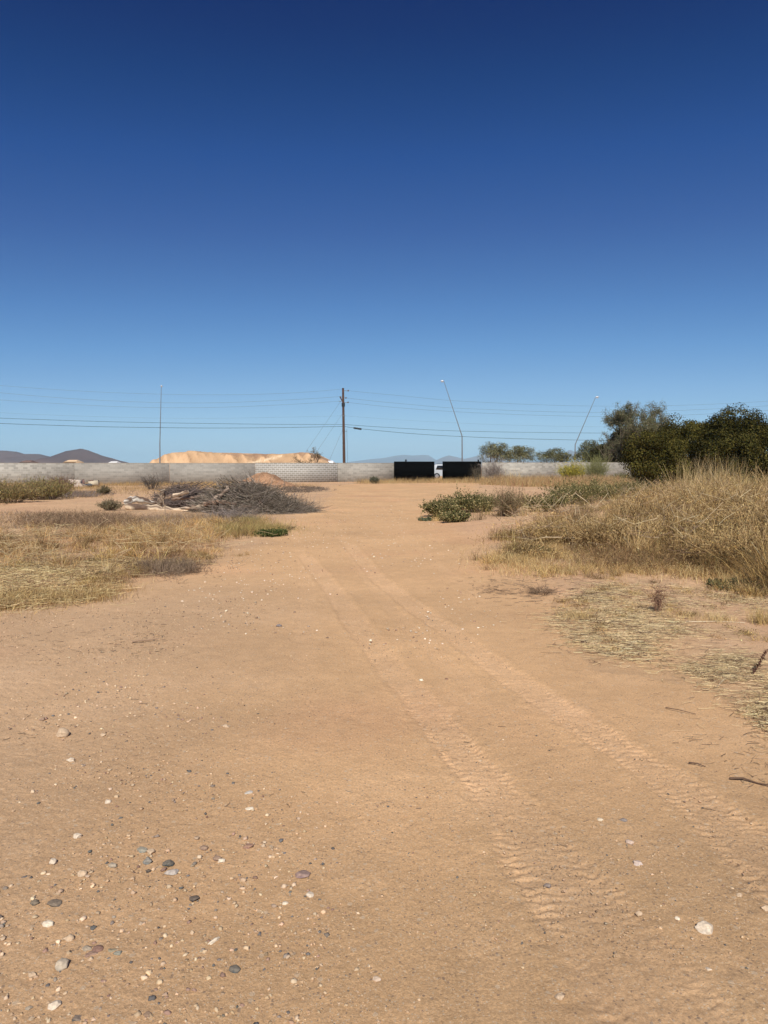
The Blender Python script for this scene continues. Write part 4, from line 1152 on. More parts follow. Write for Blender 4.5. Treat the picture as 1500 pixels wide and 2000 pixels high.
# taller golden reeds and tufts that stand out
def tuft(name, px, py, n, h, spread, lean, wd, cols, label, cat='grass tuft', group=None):
    b = P(px, py); b[2] = float(H(b[0], b[1]))
    base = b + np.column_stack([np.clip(R.normal(size=(n, 2)), -1.8, 1.8) * spread, np.zeros(n)])
    base[:, 2] = H(base[:, 0], base[:, 1])
    g = Geo()
    blades(g, base - b, h * R.uniform(.5, 1.1, n), lean * R.uniform(.1, 1.4, n), wd * R.uniform(.7, 1.3, n), vary(cols, n, .18), 5)
    o = g.build(name, M_STRAW); o.location = tuple(b)
    return tag(o, label, cat, group)
PALE = [(.62, .48, .26), (.55, .41, .20), (.48, .34, .17)]
tuft('tall_grass', 1372, 1005, 700, 1.85, .50, .35, .009, PALE + S1, 'tallest pale dry grass clump rising before the dark evergreens')
tuft('tall_grass', 1418, 1007, 260, 1.80, .28, .25, .009, PALE, 'thin pale upright stalks right of the tallest dry clump')
tuft('tall_grass', 1475, 1010, 260, 1.10, .5, .5, .008, S1, 'leaning brown grass clump near the right edge under the trees')
tuft('tall_grass', 1005, 946, 60, 1.6, .4, .5, .02, [(.6, .48, .26)], 'pale yellow grass blades fanning out against the right gate leaf')
tuft('grass_tuft', 1125, 1208, 240, .14, .10, .8, .003, [(.55, .40, .18), (.42, .30, .14)], 'bristly straw tuft at the left end of the straw patch')
tuft('grass_tuft', 1345, 1208, 300, .11, .16, .9, .003, [(.60, .44, .20), (.46, .32, .15)], 'low golden tuft in the middle of the straw patch')
tuft('grass_tuft', 1402, 1212, 200, .12, .08, .9, .003, [(.62, .48, .24)], 'pale tuft right of the low golden tuft')
tuft('grass_tuft', 1490, 1218, 280, .19, .07, .6, .0035, [(.58, .42, .18), (.42, .30, .12)], 'dense golden tuft at the right edge of the view')
tuft('grass_tuft', 210, 1124, 60, .28, .08, 1.1, .008, [(.56, .42, .22)], 'pale dead grass tuft with broad blades beside the left road edge')
tuft('grass_tuft', 195, 1172, 260, .17, .16, .9, .004, S2 + S1, 'dark tangled tuft at the road end of the left straw')
tuft('grass_tuft', 60, 1088, 160, .45, .22, 1.5, .008, PALE, 'long pale arching blades in the golden grass at the left edge')

# long bleached stalks lying and leaning
def stalks(name, poly, n, L_, cols, label, zmax=.05, wd=.004, tilt=.15, near=0.):
    b = scatter(poly, n, .75, 1.1, 77, near, .05)
    az = R.uniform(0, pi, n) + R.normal(size=n) * .1
    ln = L_ * R.uniform(.35, 1.2, n)
    t = np.linspace(-.5, .5, 5)
    d = np.stack([np.cos(az) * 1.2, np.sin(az) * .8, R.normal(size=n) * tilt], 1)
    cv = R.normal(size=(n, 3)) * [.5, .5, .03]
    pts = b[:, None] + (d[:, None] * t[None, :, None] + cv[:, None] * (t ** 2)[None, :, None]) * ln[:, None, None]
    pts[:, :, 2] = np.maximum(pts[:, :, 2], 0) * 0 + H(pts[:, :, 0], pts[:, :, 1]) + np.abs(pts[:, :, 2] - b[:, None, 2]) + R.uniform(.002, zmax, n)[:, None]
    g = Geo(); tubes(g, pts, wd * .5 * np.ones(pts.shape[:2]) * R.uniform(.6, 1.4, (n, 1)), vary(cols, n, .2), 3)
    o = g.build(name, M_TWIG)
    return tag(o, label, 'plant litter', kind='stuff')
stalks('straw_litter', LITTER_R, 19000, .11, [(.66, .51, .27), (.76, .61, .36), (.42, .29, .16), (.14, .095, .065)], 'flattened straw and broken stems covering the dirt at the right', .016, .0026, .06, .6)
stalks('straw_litter', STRAW_L, 4600, .38, [(.68, .54, .29), (.56, .41, .20), (.32, .20, .11)], 'flattened pale straw lying at the left side of the road', .05, .005)
stalks('stem_litter', WEED_R, 2600, .60, [(.58, .46, .28), (.42, .30, .18), (.26, .17, .11)], 'long broken stems caught in the dry weeds', .75, .008, .7)
stalks('stem_litter', GOLD_L, 800, .60, [(.55, .43, .24), (.40, .28, .16)], 'long broken stems caught in the golden grass', .22, .006, .35)
stalks('twig_litter', [(1400, 1380), (1500, 1340), (1750, 1400), (1800, 1620), (1480, 1570), (1400, 1500), (1280, 1400)], 330, .07, [(.12, .08, .05), (.18, .12, .08), (.42, .31, .19)], 'dark broken twigs scattered on the dirt at the lower right', .008, .002, .06)
stalks('twig_litter', [(-100, 1330), (0, 1230), (300, 1200), (420, 1290), (300, 1420), (-100, 1500)], 260, .045, [(.14, .10, .07), (.24, .17, .11)], 'small dark twig bits scattered over the dirt at the left', .006, .0028, .04)
stalks('twig_litter', [(900, 1125), (1100, 1120), (1230, 1160), (1100, 1190), (960, 1160)], 420, .10, [(.14, .10, .07), (.28, .2, .13)], 'dark twig bits on the dirt below the dry weeds', .008, .004, .04)
stalks('twig_litter', [(840, 1400), (1300, 1300), (1400, 1550), (1300, 1900), (900, 1900), (420, 1700), (420, 1350)], 90, .045, [(.16, .11, .08), (.34, .25, .16)], 'a few thin twigs strewn on the open road dirt', .004, .002, .03)

stalks('straw_litter', [(1330, 1290), (1400, 1270), (1700, 1300), (1900, 1480), (1560, 1470), (1480, 1420), (1400, 1350)], 9000, .10, [(.66, .51, .27), (.74, .59, .34), (.40, .28, .15), (.13, .09, .06)], 'tangled straw on the dirt around the rust-brown weed', .02, .0024, .08, .3)

# low dead mats
def mat_patch(name, poly, n, h, cols, label, cat='dead brush', L_=.22, rad=.003):
    b = scatter(poly, n, .35, .8, 12)
    g = Geo()
    ns = 5
    base = np.repeat(b, ns, 0) + R.normal(size=(n * ns, 3)) * [.06, .06, 0]
    h_ = h * R.uniform(.3, 1.1, n * ns)
    pts = blades(g, base, h_, R.uniform(.3, 1.8, n * ns), np.full(n * ns, rad * 2), vary(cols, n * ns, .22), 4, None, .35)
    ch = branchlets(pts, 2, L_ * .5, .8, 3, .1, .05)
    ch[..., 2] = np.maximum(ch[..., 2], H(ch[..., 0], ch[..., 1]) + .004)
    ribbons(g, ch, np.full(ch.shape[:2], rad * 1.3), unit(R.normal(size=(len(ch), 3))), vary(cols, len(ch), .25))
    o = g.build(name, M_TWIG); return tag(o, label, cat, kind='stuff')
mat_patch('dead_brush', [(50, 1030), (150, 1036), (255, 1034), (240, 1014), (120, 1010), (60, 1014)], 1500, .34, [(.24, .15, .09), (.12, .08, .05), (.36, .25, .15)], 'low purplish brown dead brush mat left of the branch heap')
mat_patch('dead_brush', [(270, 1118), (330, 1123), (384, 1114), (375, 1104), (280, 1102)], 520, .055, [(.16, .11, .075), (.24, .17, .11)], 'flat dark dead brush mat at the left road edge')
mat_patch('dead_brush', [(300, 1032), (420, 1034), (520, 1020), (400, 1008), (260, 1012)], 900, .20, [(.25, .18, .13), (.33, .25, .18)], 'greyish dead stems in front of the branch heap')
mat_patch('dead_brush', [(1130, 1110), (1330, 1130), (1500, 1155), (1700, 1190), (1700, 1120), (1350, 1080), (1150, 1085)], 700, .40, [(.22, .13, .065), (.28, .18, .09), (.15, .095, .05)], 'dark reddish brown dead stems low in the right-hand weeds')
mat_patch('dead_brush', [(555, 962), (620, 960), (640, 956), (600, 951), (545, 952)], 500, .10, [(.16, .12, .09)], 'flat grey dead stubble beside the dirt mound', rad=.008)
mat_patch('dead_brush', [(100, 972), (190, 970), (190, 962), (110, 962)], 700, .16, [(.16, .12, .10), (.22, .18, .15)], 'grey dead stubble in shade beside the left bushes', rad=.007)

BB = [(.56, .38, .14), (.40, .26, .09), (.68, .50, .22)]
RB = [(.32, .18, .07), (.18, .10, .04), (.46, .29, .12)]
def bush(px, py, wpx, h, lab, cols=BB, n=9000, ls=.028):
    return shrub('dry_bush', px, py, wpx, h, lab, int(n * .6), cols, [(.52, .37, .18), (.34, .22, .10), (.20, .13, .06)], leafsize=ls, nstem=260, sw=.006, lean=.75, child=7, clen=.28, cat='bush', group='dry bushes in the weeds on the right', mat=M_STRAW)
bush(1085, 1062, 150, .55, 'low straw-coloured bush at the road end of the right-hand weeds')
bush(1180, 1078, 170, .78, 'round brown bush with long pale stems, left part of the right-hand weeds', BB + RB)
bush(1262, 1060, 190, 1.00, 'big tan and brown bush in the middle of the right-hand weeds', RB + RB + BB, 15000)
bush(1335, 1085, 200, .85, 'straw bush in front of the tall pale grass clump', BB, 11000)
bush(1400, 1050, 230, 1.25, 'tall tan bush under the dark evergreens', BB, 14000)
bush(1440, 1115, 230, .80, 'dark reddish brown bush at the front near the right edge', RB + BB, 14000)
bush(1510, 1090, 220, 1.15, 'brown bush cut by the right edge', RB + BB, 12000)
bush(1310, 1010, 170, 1.05, 'tan bush behind the others, right of the green weed row', BB, 11000)
bush(1490, 1022, 200, 1.2, 'golden brown bush at the right edge below the evergreens', BB, 11000)

# ------------------------------------------------------------------ heap of cut branches and logs
def brush_pile(name, cx, cy, rx, ry, h, n, cols, label, rad=.009, flow=(1, -.15), sk=0.0, L_=1.3):
    z0 = float(H(cx, cy))
    root_loc = np.array([cx, cy, z0])
    g = Geo()
    u = R.uniform(-1, 1, n); v = R.uniform(-1, 1, n)
    k = u * u + v * v < 1; u, v = u[k], v[k]; n = len(u)
    top = h * (1 - (u - sk * -1 * 0) ** 2 * .85 - v ** 2 * .9) * np.interp(u, [-1, -.45, 0, .5, 1], [.22, .95, .85, .50, .22])
    top = np.clip(top, .03, None) * (1 + .35 * fbm(u * 3, v * 3, 1.0, 2, 91))
    z = top * R.uniform(.15, 1.0, n) ** .6
    c = np.stack([cx + u * rx, cy + v * ry, z0 + z], 1)
    d = unit(np.stack([np.full(n, flow[0]), np.full(n, flow[1]), np.full(n, -.22)], 1) + R.normal(size=(n, 3)) * [.4, .55, .28])
    ln = L_ * R.uniform(.4, 1.2, n)
    t = np.linspace(-.5, .5, 5)
    cv = R.normal(size=(n, 3)) * .25
    pts = c[:, None] + (d[:, None] * t[None, :, None] + cv[:, None] * (t ** 2)[None, :, None]) * ln[:, None, None]
    pts[..., 2] = np.maximum(pts[..., 2], z0 + .01)
    rr = rad * R.uniform(.35, 1.5, n)
    tubes(g, pts, rr[:, None] * np.linspace(1, .5, 5)[None], vary(cols, n, .25), 3)
    ch = branchlets(pts, 2, .38, .5, 4, .2, .05)
    ch[..., 2] = np.maximum(ch[..., 2], z0 + .01)
    tubes(g, ch, np.full(ch.shape[:2], rad * .35), vary(cols, len(ch), .3), 3)
    # loose ends standing out of the top
    m = max(20, n // 26); i = R.choice(n, m)
    up = branchlets(pts[i], 2, .45, .8, 4, .5, .9)
    tubes(g, up, np.full(up.shape[:2], rad * .4), vary(cols, len(up), .3), 3)
    o = g.build(name, M_TWIG)
    return tag(o, label, 'brush pile')
GC = [(.17, .14, .105), (.24, .195, .15), (.09, .07, .052), (.33, .27, .21)]
brush_pile('brush_pile', -4.7, 25.7, 1.85, 1.45, 1.08, 6000, GC, 'large heap of grey cut branches and twigs left of the road')
brush_pile('brush_pile', -8.0, 29.5, 1.5, 1.2, .95, 1500, [(.12, .09, .075), (.17, .13, .11)], 'smaller dark heap of branches behind the logs', .012, (-1, .1), L_=1.0)
brush_pile('brush_pile', -4.6, 21.6, .95, .5, .30, 700, [(.30, .25, .21), (.24, .19, .16)], 'little pale grey twig heap in front of the big branch heap', .005, (1, -.3), L_=.6)

def log(name, pts, rad, label, cat='log', stubs=(), tone=(.50, .40, .29)):
    g = Geo()
    pts = np.array(pts); n = 14; rad = [r_ * 1.25 for r_ in rad]
    tt = np.linspace(0, 1, len(pts)); t2 = np.linspace(0, 1, n)
    q = np.stack([np.interp(t2, tt, pts[:, i]) for i in range(3)], 1)
    q[1:-1] += R.normal(size=(n - 2, 3)) * rad[0] * .18
    rr = np.interp(t2, np.linspace(0, 1, len(rad)), rad) * (1 + .1 * R.normal(size=n))
    sides = 10
    T = unit(np.gradient(q, axis=0)); A = unit(np.cross(T, [0, 0, 1.0001])); B = np.cross(T, A)
    ang = np.arange(sides) * 2 * pi / sides
    v = q[:, None] + rr[:, None, None] * (A[:, None] * np.cos(ang)[None, :, None] + B[:, None] * np.sin(ang)[None, :, None]) * (1 + .1 * R.normal(size=(n, sides, 1)))
    f = [[k * sides + s, k * sides + (s + 1) % sides, (k + 1) * sides + (s + 1) % sides, (k + 1) * sides + s] for k in range(n - 1) for s in range(sides)]
    # bark clings in dark patches, mostly towards one flank
    bark = (vnoise(t2[:, None] * 7 + 3.1, ang[None] * 1.2 + len(label)) + .5 * np.cos(ang + 1.2)[None] > .25)[..., None]
    col = np.where(bark, np.array([.13, .085, .06]), np.array(tone)).reshape(-1, 3)
    g.add(v.reshape(-1, 3), f, col)
    for k in (0, n - 1):
        g.add(np.vstack([q[k], v[k]]), [[0, i + 1, (i + 1) % sides + 1] for i in range(sides)], np.array([.55, .42, .28]))
    for a, b_, r in stubs:
        tube1(g, [a, (np.array(a) + b_) / 2 + [0.03, 0, .02], b_], [r, r * .8, r * .4], (.14, .10, .075), 6)
    o = g.build(name, M_LOG, smooth=True)
    return tag(o, label, cat, 'cut logs beside the branch heap')
log('log', [at(243, 983, 26.6), at(252, 977, 26.6), at(268, 975.5, 26.7), at(285, 979, 26.9), at(312, 983, 27.2)], [.07, .11, .10, .07, .05], 'bleached upper prong of the forked log at the left end of the heap', tone=(.70, .64, .54))
log('log', [at(246, 989, 26.0), at(270, 990, 26.0), at(300, 993, 26.0), at(335, 996, 26.0), at(368, 1000, 25.6)], [.09, .115, .10, .09, .06], 'long pale peeled log lying lowest at the left end of the heap', tone=(.62, .48, .33))
log('log', [at(308, 994, 26.3), at(311, 982, 26.3), at(317, 970, 26.3), at(318, 957, 26.3)], [.09, .08, .07, .075], 'crooked dark limb standing up between the pale logs', tone=(.33, .25, .18))
log('log', [at(322, 971, 26.4), at(345, 967, 26.4), at(368, 960, 26.4)], [.05, .06, .05], 'straight peeled branch slanting up right of the crooked limb', tone=(.60, .46, .32))
log('log', [at(398, 990, 25.0), at(425, 972, 24.8), at(442, 958, 25.0), at(450, 948, 25.2)], [.09, .07, .05, .03], 'thick grey branch rising to the top of the big heap', tone=(.36, .27, .20),
    stubs=[(at(450, 948, 25.2), at(473, 956, 25.0), .025), (at(447, 952, 25.2), at(480, 944, 25.2), .02)])
log('log', [at(355, 993, 25.3), at(385, 990, 25.0), at(410, 984, 24.9)], [.05, .07, .06], 'short pale cut end showing at the foot of the big heap', tone=(.55, .42, .30))
log('log', [at(400, 985, 24.6), at(430, 980, 24.5), at(462, 984, 24.4)], [.06, .06, .04], 'reddish brown branch low in the big heap', tone=(.38, .24, .16))
log('log', [at(335, 975, 26.8), at(370, 972, 26.6), at(400, 968, 26.5)], [.04, .04, .03], 'slender dark branch joining the logs to the big heap', tone=(.28, .2, .15))
# dead stem standing before the logs
def stem(px, py0, py1, Y, lean, label, c=(.34, .25, .17), r=.012, n=6, name='dead_plant'):
    a = at(px, py0, Y); a[2] = float(H(a[0], Y)); b = at(px + lean, py1, Y)
    root = empty(name, a, label, 'dead plant')
    pts = np.array([a * (1 - t) + b * t + [0.03 * sin(6 * t), 0, 0] for t in np.linspace(0, 1, 6)])[None]
    g = Geo(); tubes(g, pts, r * np.linspace(1, .5, 6)[None], np.array([c]), 6); g.build('stem', M_TWIG, root)
    ch = branchlets(pts, n, np.linalg.norm(b - a) * .35, .5, 4, .2, .3)
    g = Geo(); tubes(g, ch, np.full(ch.shape[:2], r * .4), vary([c], len(ch), .2), 3)
    lv = R.integers(0, len(ch), n * 5)
    leaves(g, ch[lv, R.integers(1, 4, n * 5)], R.uniform(.5, 1.2, n * 5) * r * 4, vary([c], n * 5, .2), .35)
    g.build('side_twigs', M_TWIG, root)
stem(321, 1005, 968, 23.6, -1, 'pale dead stem standing upright in front of the cut logs', n=8, r=.02)
stem(57, 1045, 1010, 17.5, -3, 'thin leafless stem with small twigs at the left of the brown brush mat', n=10)
def rust_plant():
    b = P(1468, 1320); root = empty('dead_plant', b, 'rust-brown dead weed leaning right at the right edge', 'dead plant')
    e = at(1500, 1262, b[1] + .05) + [.02, 0, .02]
    c = (.085, .035, .025)
    pts = np.array([b * (1 - t) + e * t + [.01 * sin(3 * t), 0, .0] for t in np.linspace(0, 1, 7)])[None]
    g = Geo(); tubes(g, pts, .003 * np.linspace(1, .5, 7)[None], np.array([c]), 5); g.build('stem', M_TWIG, root)
    g = Geo(); n = 90; i = R.uniform(0.12, .8, n); base = b * (1 - i[:, None]) + e * i[:, None]
    blades(g, base, R.uniform(.012, .035, n), R.uniform(.5, 1.6, n), np.full(n, .004), vary([c, (.13, .06, .04)], n, .2), 3)
    leaves(g, base + R.normal(size=(n, 3)) * .008, R.uniform(.01, .025, n), vary([c, (.15, .08, .05)], n, .2), .35)
    g.build('dead_leaves', M_TWIG, root)
    g = Geo(); tube1(g, [b, P(1445, 1318) + [0, 0, .008], P(1426, 1300) + [0, 0, .006]], [.004, .003, .0015], c, 5); g.build('side_twig', M_TWIG, root)
rust_plant()
def twig(pxs, r, c, label):
    pts = [P(*p) + [0, 0, r + .004 + .006 * (i % 2)] for i, p in enumerate(pxs)]
    g = Geo(); tube1(g, pts, np.linspace(r, r * .5, len(pts)), c, 6)
    o = g.build('twig', M_TWIG); return tag(o, label, 'twig')
twig([(258, 1256), (272, 1255), (290, 1253), (311, 1251)], .009, (.30, .20, .13), 'brown stick lying on the dirt left of the road centre')
twig([(1425, 1524), (1452, 1526), (1478, 1533), (1510, 1541)], .006, (.12, .075, .05), 'dark forked twig lying at the right edge, below the others')
twig([(1300, 1384), (1325, 1390), (1360, 1397)], .0035, (.14, .09, .06), 'thin dark curved twig above the lower right twigs')
twig([(1400, 1344), (1412, 1332), (1424, 1322), (1423, 1306), (1420, 1292)], .003, (.60, .50, .34), 'pale bent stalk lying on the straw left of the rust-brown weed')
twig([(1340, 1215), (1365, 1217), (1402, 1215), (1455, 1219)], .005, (.62, .52, .36), 'long pale straight stalk lying in the straw patch')
twig([(1345, 1492), (1362, 1496), (1378, 1500)], .004, (.11, .07, .05), 'short crooked dark twig left of the forked twig')

# ------------------------------------------------------------------ small dirt mound and debris by the wall
def mound():
    c = at(514, 911, 59); cx, cy = c[0], 59.0
    n = 70
    u = np.linspace(-1.15, 1.15, n); X, Y = np.meshgrid(u, u, indexing='ij')
    r = np.sqrt(X ** 2 + Y ** 2)
    prof = np.interp(X, [-1.1, -.8, -.2, .12, .35, .6, 1.1], [0, .28, .9, 1.0, .85, .42, 0])
    z = 1.16 * prof * np.clip(1 - Y ** 2, 0, 1) ** .8 + .05 * fbm(X * 3, Y * 3, 1.4, 4, 95) * (r < 1)
    z = np.where(r > 1.12, -.05, z)
    W = np.stack([X * 2.6, Y * 2.0, z - .02], -1).reshape(-1, 3)
    idx = np.arange(n * n).reshape(n, n)
    F = np.stack([idx[:-1, :-1], idx[1:, :-1], idx[1:, 1:], idx[:-1, 1:]], -1).reshape(-1, 4)
    k = fbm(X * 4, Y * 4, 1.5, 3, 97).reshape(-1, 1)
    g = Geo(); g.add(W, F, np.array([.34, .185, .10]) * (1 + .25 * k))
    o = g.build('dirt_mound', M_GROUND, smooth=True); o.location = (cx, cy, float(H(cx, cy)))
    tag(o, 'small reddish dirt mound between the branch heap and the wall', 'dirt mound')
mound()
for i, (px, Y, sx, h, c, lab) in enumerate([
    (145, 58.0, .95, .62, (.58, .49, .40), 'whitish broken concrete block, left end of the rubble by the wall'),
    (155, 59.0, .9, .50, (.25, .15, .12), 'brown slab leaning beside the whitish block in the rubble'),
    (160, 57.8, .6, .30, (.42, .33, .25), 'low tan rubble block in front of the brown slab'),
    (167, 58.4, 1.1, .26, (.09, .09, .095), 'dark board lying flat in the middle of the rubble'),
    (178, 58.6, .45, .55, (.20, .12, .09), 'upright brown chunk right of the dark board'),
    (184, 58.6, .75, .52, (.50, .42, .30), 'pale block at the right end of the rubble by the wall')]):
    a = at(px, 911, Y)
    g = Geo(); box(g, (0, 0, h / 2), (sx, .6, h), c, bev=.05)
    v = g.v[0]; v += R.normal(size=v.shape) * .05
    o = g.build('rubble_block', M_STONE); o.location = (a[0], Y, float(H(a[0], Y)) - .03); o.rotation_euler = (.12 * R.normal(), .15 * R.normal(), R.normal() * .5)
    tag(o, lab, 'rubble', 'rubble lying by the left wall')

# ------------------------------------------------------------------ stones
def ico(sub):
    t = (1 + 5 ** .5) / 2
    v = [(-1, t, 0), (1, t, 0), (-1, -t, 0), (1, -t, 0), (0, -1, t), (0, 1, t), (0, -1, -t), (0, 1, -t), (t, 0, -1), (t, 0, 1), (-t, 0, -1), (-t, 0, 1)]
    f = [(0, 11, 5), (0, 5, 1), (0, 1, 7), (0, 7, 10), (0, 10, 11), (1, 5, 9), (5, 11, 4), (11, 10, 2), (10, 7, 6), (7, 1, 8), (3, 9, 4), (3, 4, 2), (3, 2, 6), (3, 6, 8), (3, 8, 9), (4, 9, 5), (2, 4, 11), (6, 2, 10), (8, 6, 7), (9, 8, 1)]
    v = [np.array(a) / np.linalg.norm(a) for a in v]
    for _ in range(sub):
        mid = {}; nf = []
        def m(a, b):
            k = (min(a, b), max(a, b))
            if k not in mid:
                p = v[a] + v[b]; v.append(p / np.linalg.norm(p)); mid[k] = len(v) - 1
            return mid[k]
        for a, b, c in f:
            x, y, z = m(a, b), m(b, c), m(c, a)
            nf += [(a, x, z), (b, y, x), (c, z, y), (x, y, z)]
        f = nf
    return np.array(v), np.array(f)
I0 = ico(0); I1 = ico(1); I3 = ico(3)
def stone_mesh(sx, sy, sz, rng, angular=.5):
    v, f = I3; v = v.copy()
    for k in range(11):
        d = unit(rng.normal(size=3)); lim = rng.uniform(.62, .95) if angular > .3 else rng.uniform(.85, .98)
        pr = v @ d; v = v - np.clip(pr - lim, 0, None)[:, None] * d * (1.0 if angular > .3 else .75)
    v = v * (1 + .14 * vnoise(v[:, 0] * 1.7 + 3, v[:, 1] * 1.7 + v[:, 2] * 2, int(rng.integers(99))))[:, None]
    v = v * (1 + .035 * vnoise(v[:, 0] * 4 + 7, v[:, 1] * 4 + v[:, 2] * 5, int(rng.integers(99))))[:, None]
    return v * np.array([sx, sy, sz]) / 2, f
TAN = (.50, .37, .25); PALES = (.62, .52, .40); WHT = (.70, .61, .47); DKG = (.125, .11, .09); GRN = (.24, .22, .155); RED = (.27, .165, .115); PUR = (.26, .175, .13); GRY = (.31, .26, .20)
STONES = [
 (121, 1437, 30, .8, TAN, 1, 'largest tan angular stone on the left, casting a black shadow'),
 (1377, 1817, 34, .75, PALES, 1, 'largest pale angular stone at the lower right'),
 (139, 1486, 18, .6, PALES, 1, 'small pale stone just below the largest left stone'),
 (68, 1765, 17, .6, DKG, 0, 'dark grey egg-shaped pebble at the lower left edge'),
 (106, 1767, 28, .4, (.14, .12, .10), 0, 'flat dark brown pebble right of the dark egg-shaped one'),
 (94, 1806, 22, .5, WHT, 0, 'white oval pebble at the lower left'),
 (134, 1835, 20, .7, TAN, 1, 'tan stone with a dark shadow, right of the lowest left white pebble'),
 (170, 1855, 20, .45, GRY, 0, 'grey flat pebble touching a maroon one'),
 (191, 1856, 22, .5, (.17, .09, .08), 0, 'maroon pebble touching a flat grey one'),
 (178, 1866, 22, .4, (.24, .15, .12), 0, 'thin reddish pebble under the maroon one'),
 (218, 1859, 20, .4, GRN, 0, 'greenish grey flat pebble right of the maroon one'),
 (230, 1864, 18, .6, (.20, .22, .19), 1, 'blue-green chip against the greenish grey pebble'),
 (459, 1895, 22, .5, (.08, .09, .09), 0, 'slate-blue round pebble alone near the bottom'),
 (420, 1838, 26, .4, WHT, 0, 'white elongated pebble pointing up to the right'),
 (485, 1654, 22, .45, (.28, .16, .12), 0, 'reddish brown oval pebble left of the centre'),
 (592, 1709, 32, .3, (.25, .17, .16), 0, 'flat purple-brown pebble near the bottom centre'),
 (557, 1765, 11, .5, WHT, 0, 'bright white little pebble near the bottom centre'),
 (606, 1749, 18, .5, PALES, 1, 'pale chip above the bright white little pebble'),
 (379, 1757, 20, .45, (.05, .05, .055), 0, 'black flat pebble in the lower left gravel'),
 (329, 1689, 22, .6, (.075, .085, .085), 1, 'dark slate stone in the cluster of three, lower left'),
 (336, 1704, 26, .4, (.45, .40, .35), 0, 'white and grey pebble under the dark slate stone'),
 (289, 1684, 22, .6, (.22, .22, .20), 1, 'grey stone left of the dark slate stone'),
 (277, 1661, 24, .35, (.24, .24, .20), 0, 'flat sage-grey pebble above the cluster of three'),
 (295, 1665, 18, .6, TAN, 1, 'tan lump touching the flat sage-grey pebble'),
 (290, 1702, 10, .6, (.04, .04, .045), 0, 'small black round pebble under the grey stone'),
 (152, 1635, 18, .7, PALES, 1, 'pale stone high in the lower left gravel'),
 (104, 1686, 20, .7, PALES, 1, 'pale knobbly stone left of the lower left gravel'),
 (160, 1708, 20, .7, TAN, 1, 'tan stone with a dark notch in the lower left gravel'),
 (220, 1692, 18, .6, (.36, .31, .24), 1, 'grey-tan stone right of the pale knobbly one'),
 (432, 1683, 15, .6, WHT, 1, 'white square stone chip beside a purple pebble'),
 (424, 1678, 18, .5, PUR, 0, 'purple pebble beside a white square chip'),
 (399, 1657, 16, .5, PUR, 0, 'purplish pebble up and left of the white square chip'),
 (441, 1420, 17, .6, TAN, 1, 'tan stone on the road left of centre'),
 (545, 1223, 14, .5, (.13, .13, .15), 1, 'dark grey stone alone on the road, farthest up'),
 (872, 1327, 9, .5, (.11, .05, .05), 1, 'small maroon chip between the two tyre tracks'),
 (823, 1329, 10, .6, (.72, .70, .55), 1, 'small cream stone on the left tyre track'),
 (201, 1437, 13, .6, TAN, 1, 'small tan stone right of the largest left stone'),
 (83, 1406, 13, .6, PUR, 1, 'small brown stone above the largest left stone'),
 (486, 1549, 17, .4, (.50, .46, .40), 0, 'pale flat pebble with a dark underside left of the centre'),
 (488, 1579, 18, .25, WHT, 1, 'flat white flake below the pale flat pebble'),
 (211, 1567, 13, .7, PALES, 0, 'round pale pebble in the left foreground'),
 (735, 1913, 18, .35, (.52, .40, .30), 1, 'flat pinkish tan stone at the bottom centre'),
 (1094, 1949, 18, .6, TAN, 1, 'tan lump at the bottom right, beside the left tyre track'),
 (1230, 1646, 17, .5, (.50, .38, .30), 1, 'pinkish stone between the tyre tracks, lower right'),
 (1246, 1687, 20, .5, (.52, .42, .36), 1, 'long pale pink stone below the pinkish one'),
 (1070, 1731, 16, .45, (.20, .17, .16), 0, 'dark brown pebble on the left tyre track'),
 (1218, 1603, 15, .5, (.18, .17, .17), 0, 'grey pebble right of a round cream one'),
 (1172, 1602, 13, .5, (.60, .50, .36), 0, 'round cream pebble between the tyre tracks'),
 (1248, 1786, 13, .7, TAN, 0, 'round tan pebble left of the largest pale stone'),
 (1444, 1751, 17, .55, TAN, 1, 'tan stone up and right of the largest pale stone'),
 (1497, 1778, 20, .7, TAN, 1, 'tan stone cut by the right edge of the view'),
 (1323, 1795, 11, .7, WHT, 1, 'white chip just left of the largest pale stone'),
 (1383, 1894, 14, .5, PALES, 1, 'pale chip below the largest pale stone'),
 (122, 1888, 32, .7, (.40, .34, .26), 1, 'biggest grey-tan stone in the bottom left corner'),
 (62, 1906, 16, .7, TAN, 1, 'tan stone left of the biggest bottom left one'),
 (150, 1990, 20, .4, (.13, .11, .10), 0, 'dark pebble at the very bottom left'),
 (107, 1967, 24, .7, PALES, 1, 'pale stone at the bottom left with a dark side'),
 (288, 1984, 17, .6, (.18, .12, .09), 1, 'brown stone near the bottom edge'),
 (57, 1970, 14, .4, GRY, 0, 'thin grey pebble at the bottom left'),
]
gst = 'loose stones lying on the dirt'
rs_ = np.random.default_rng(5)
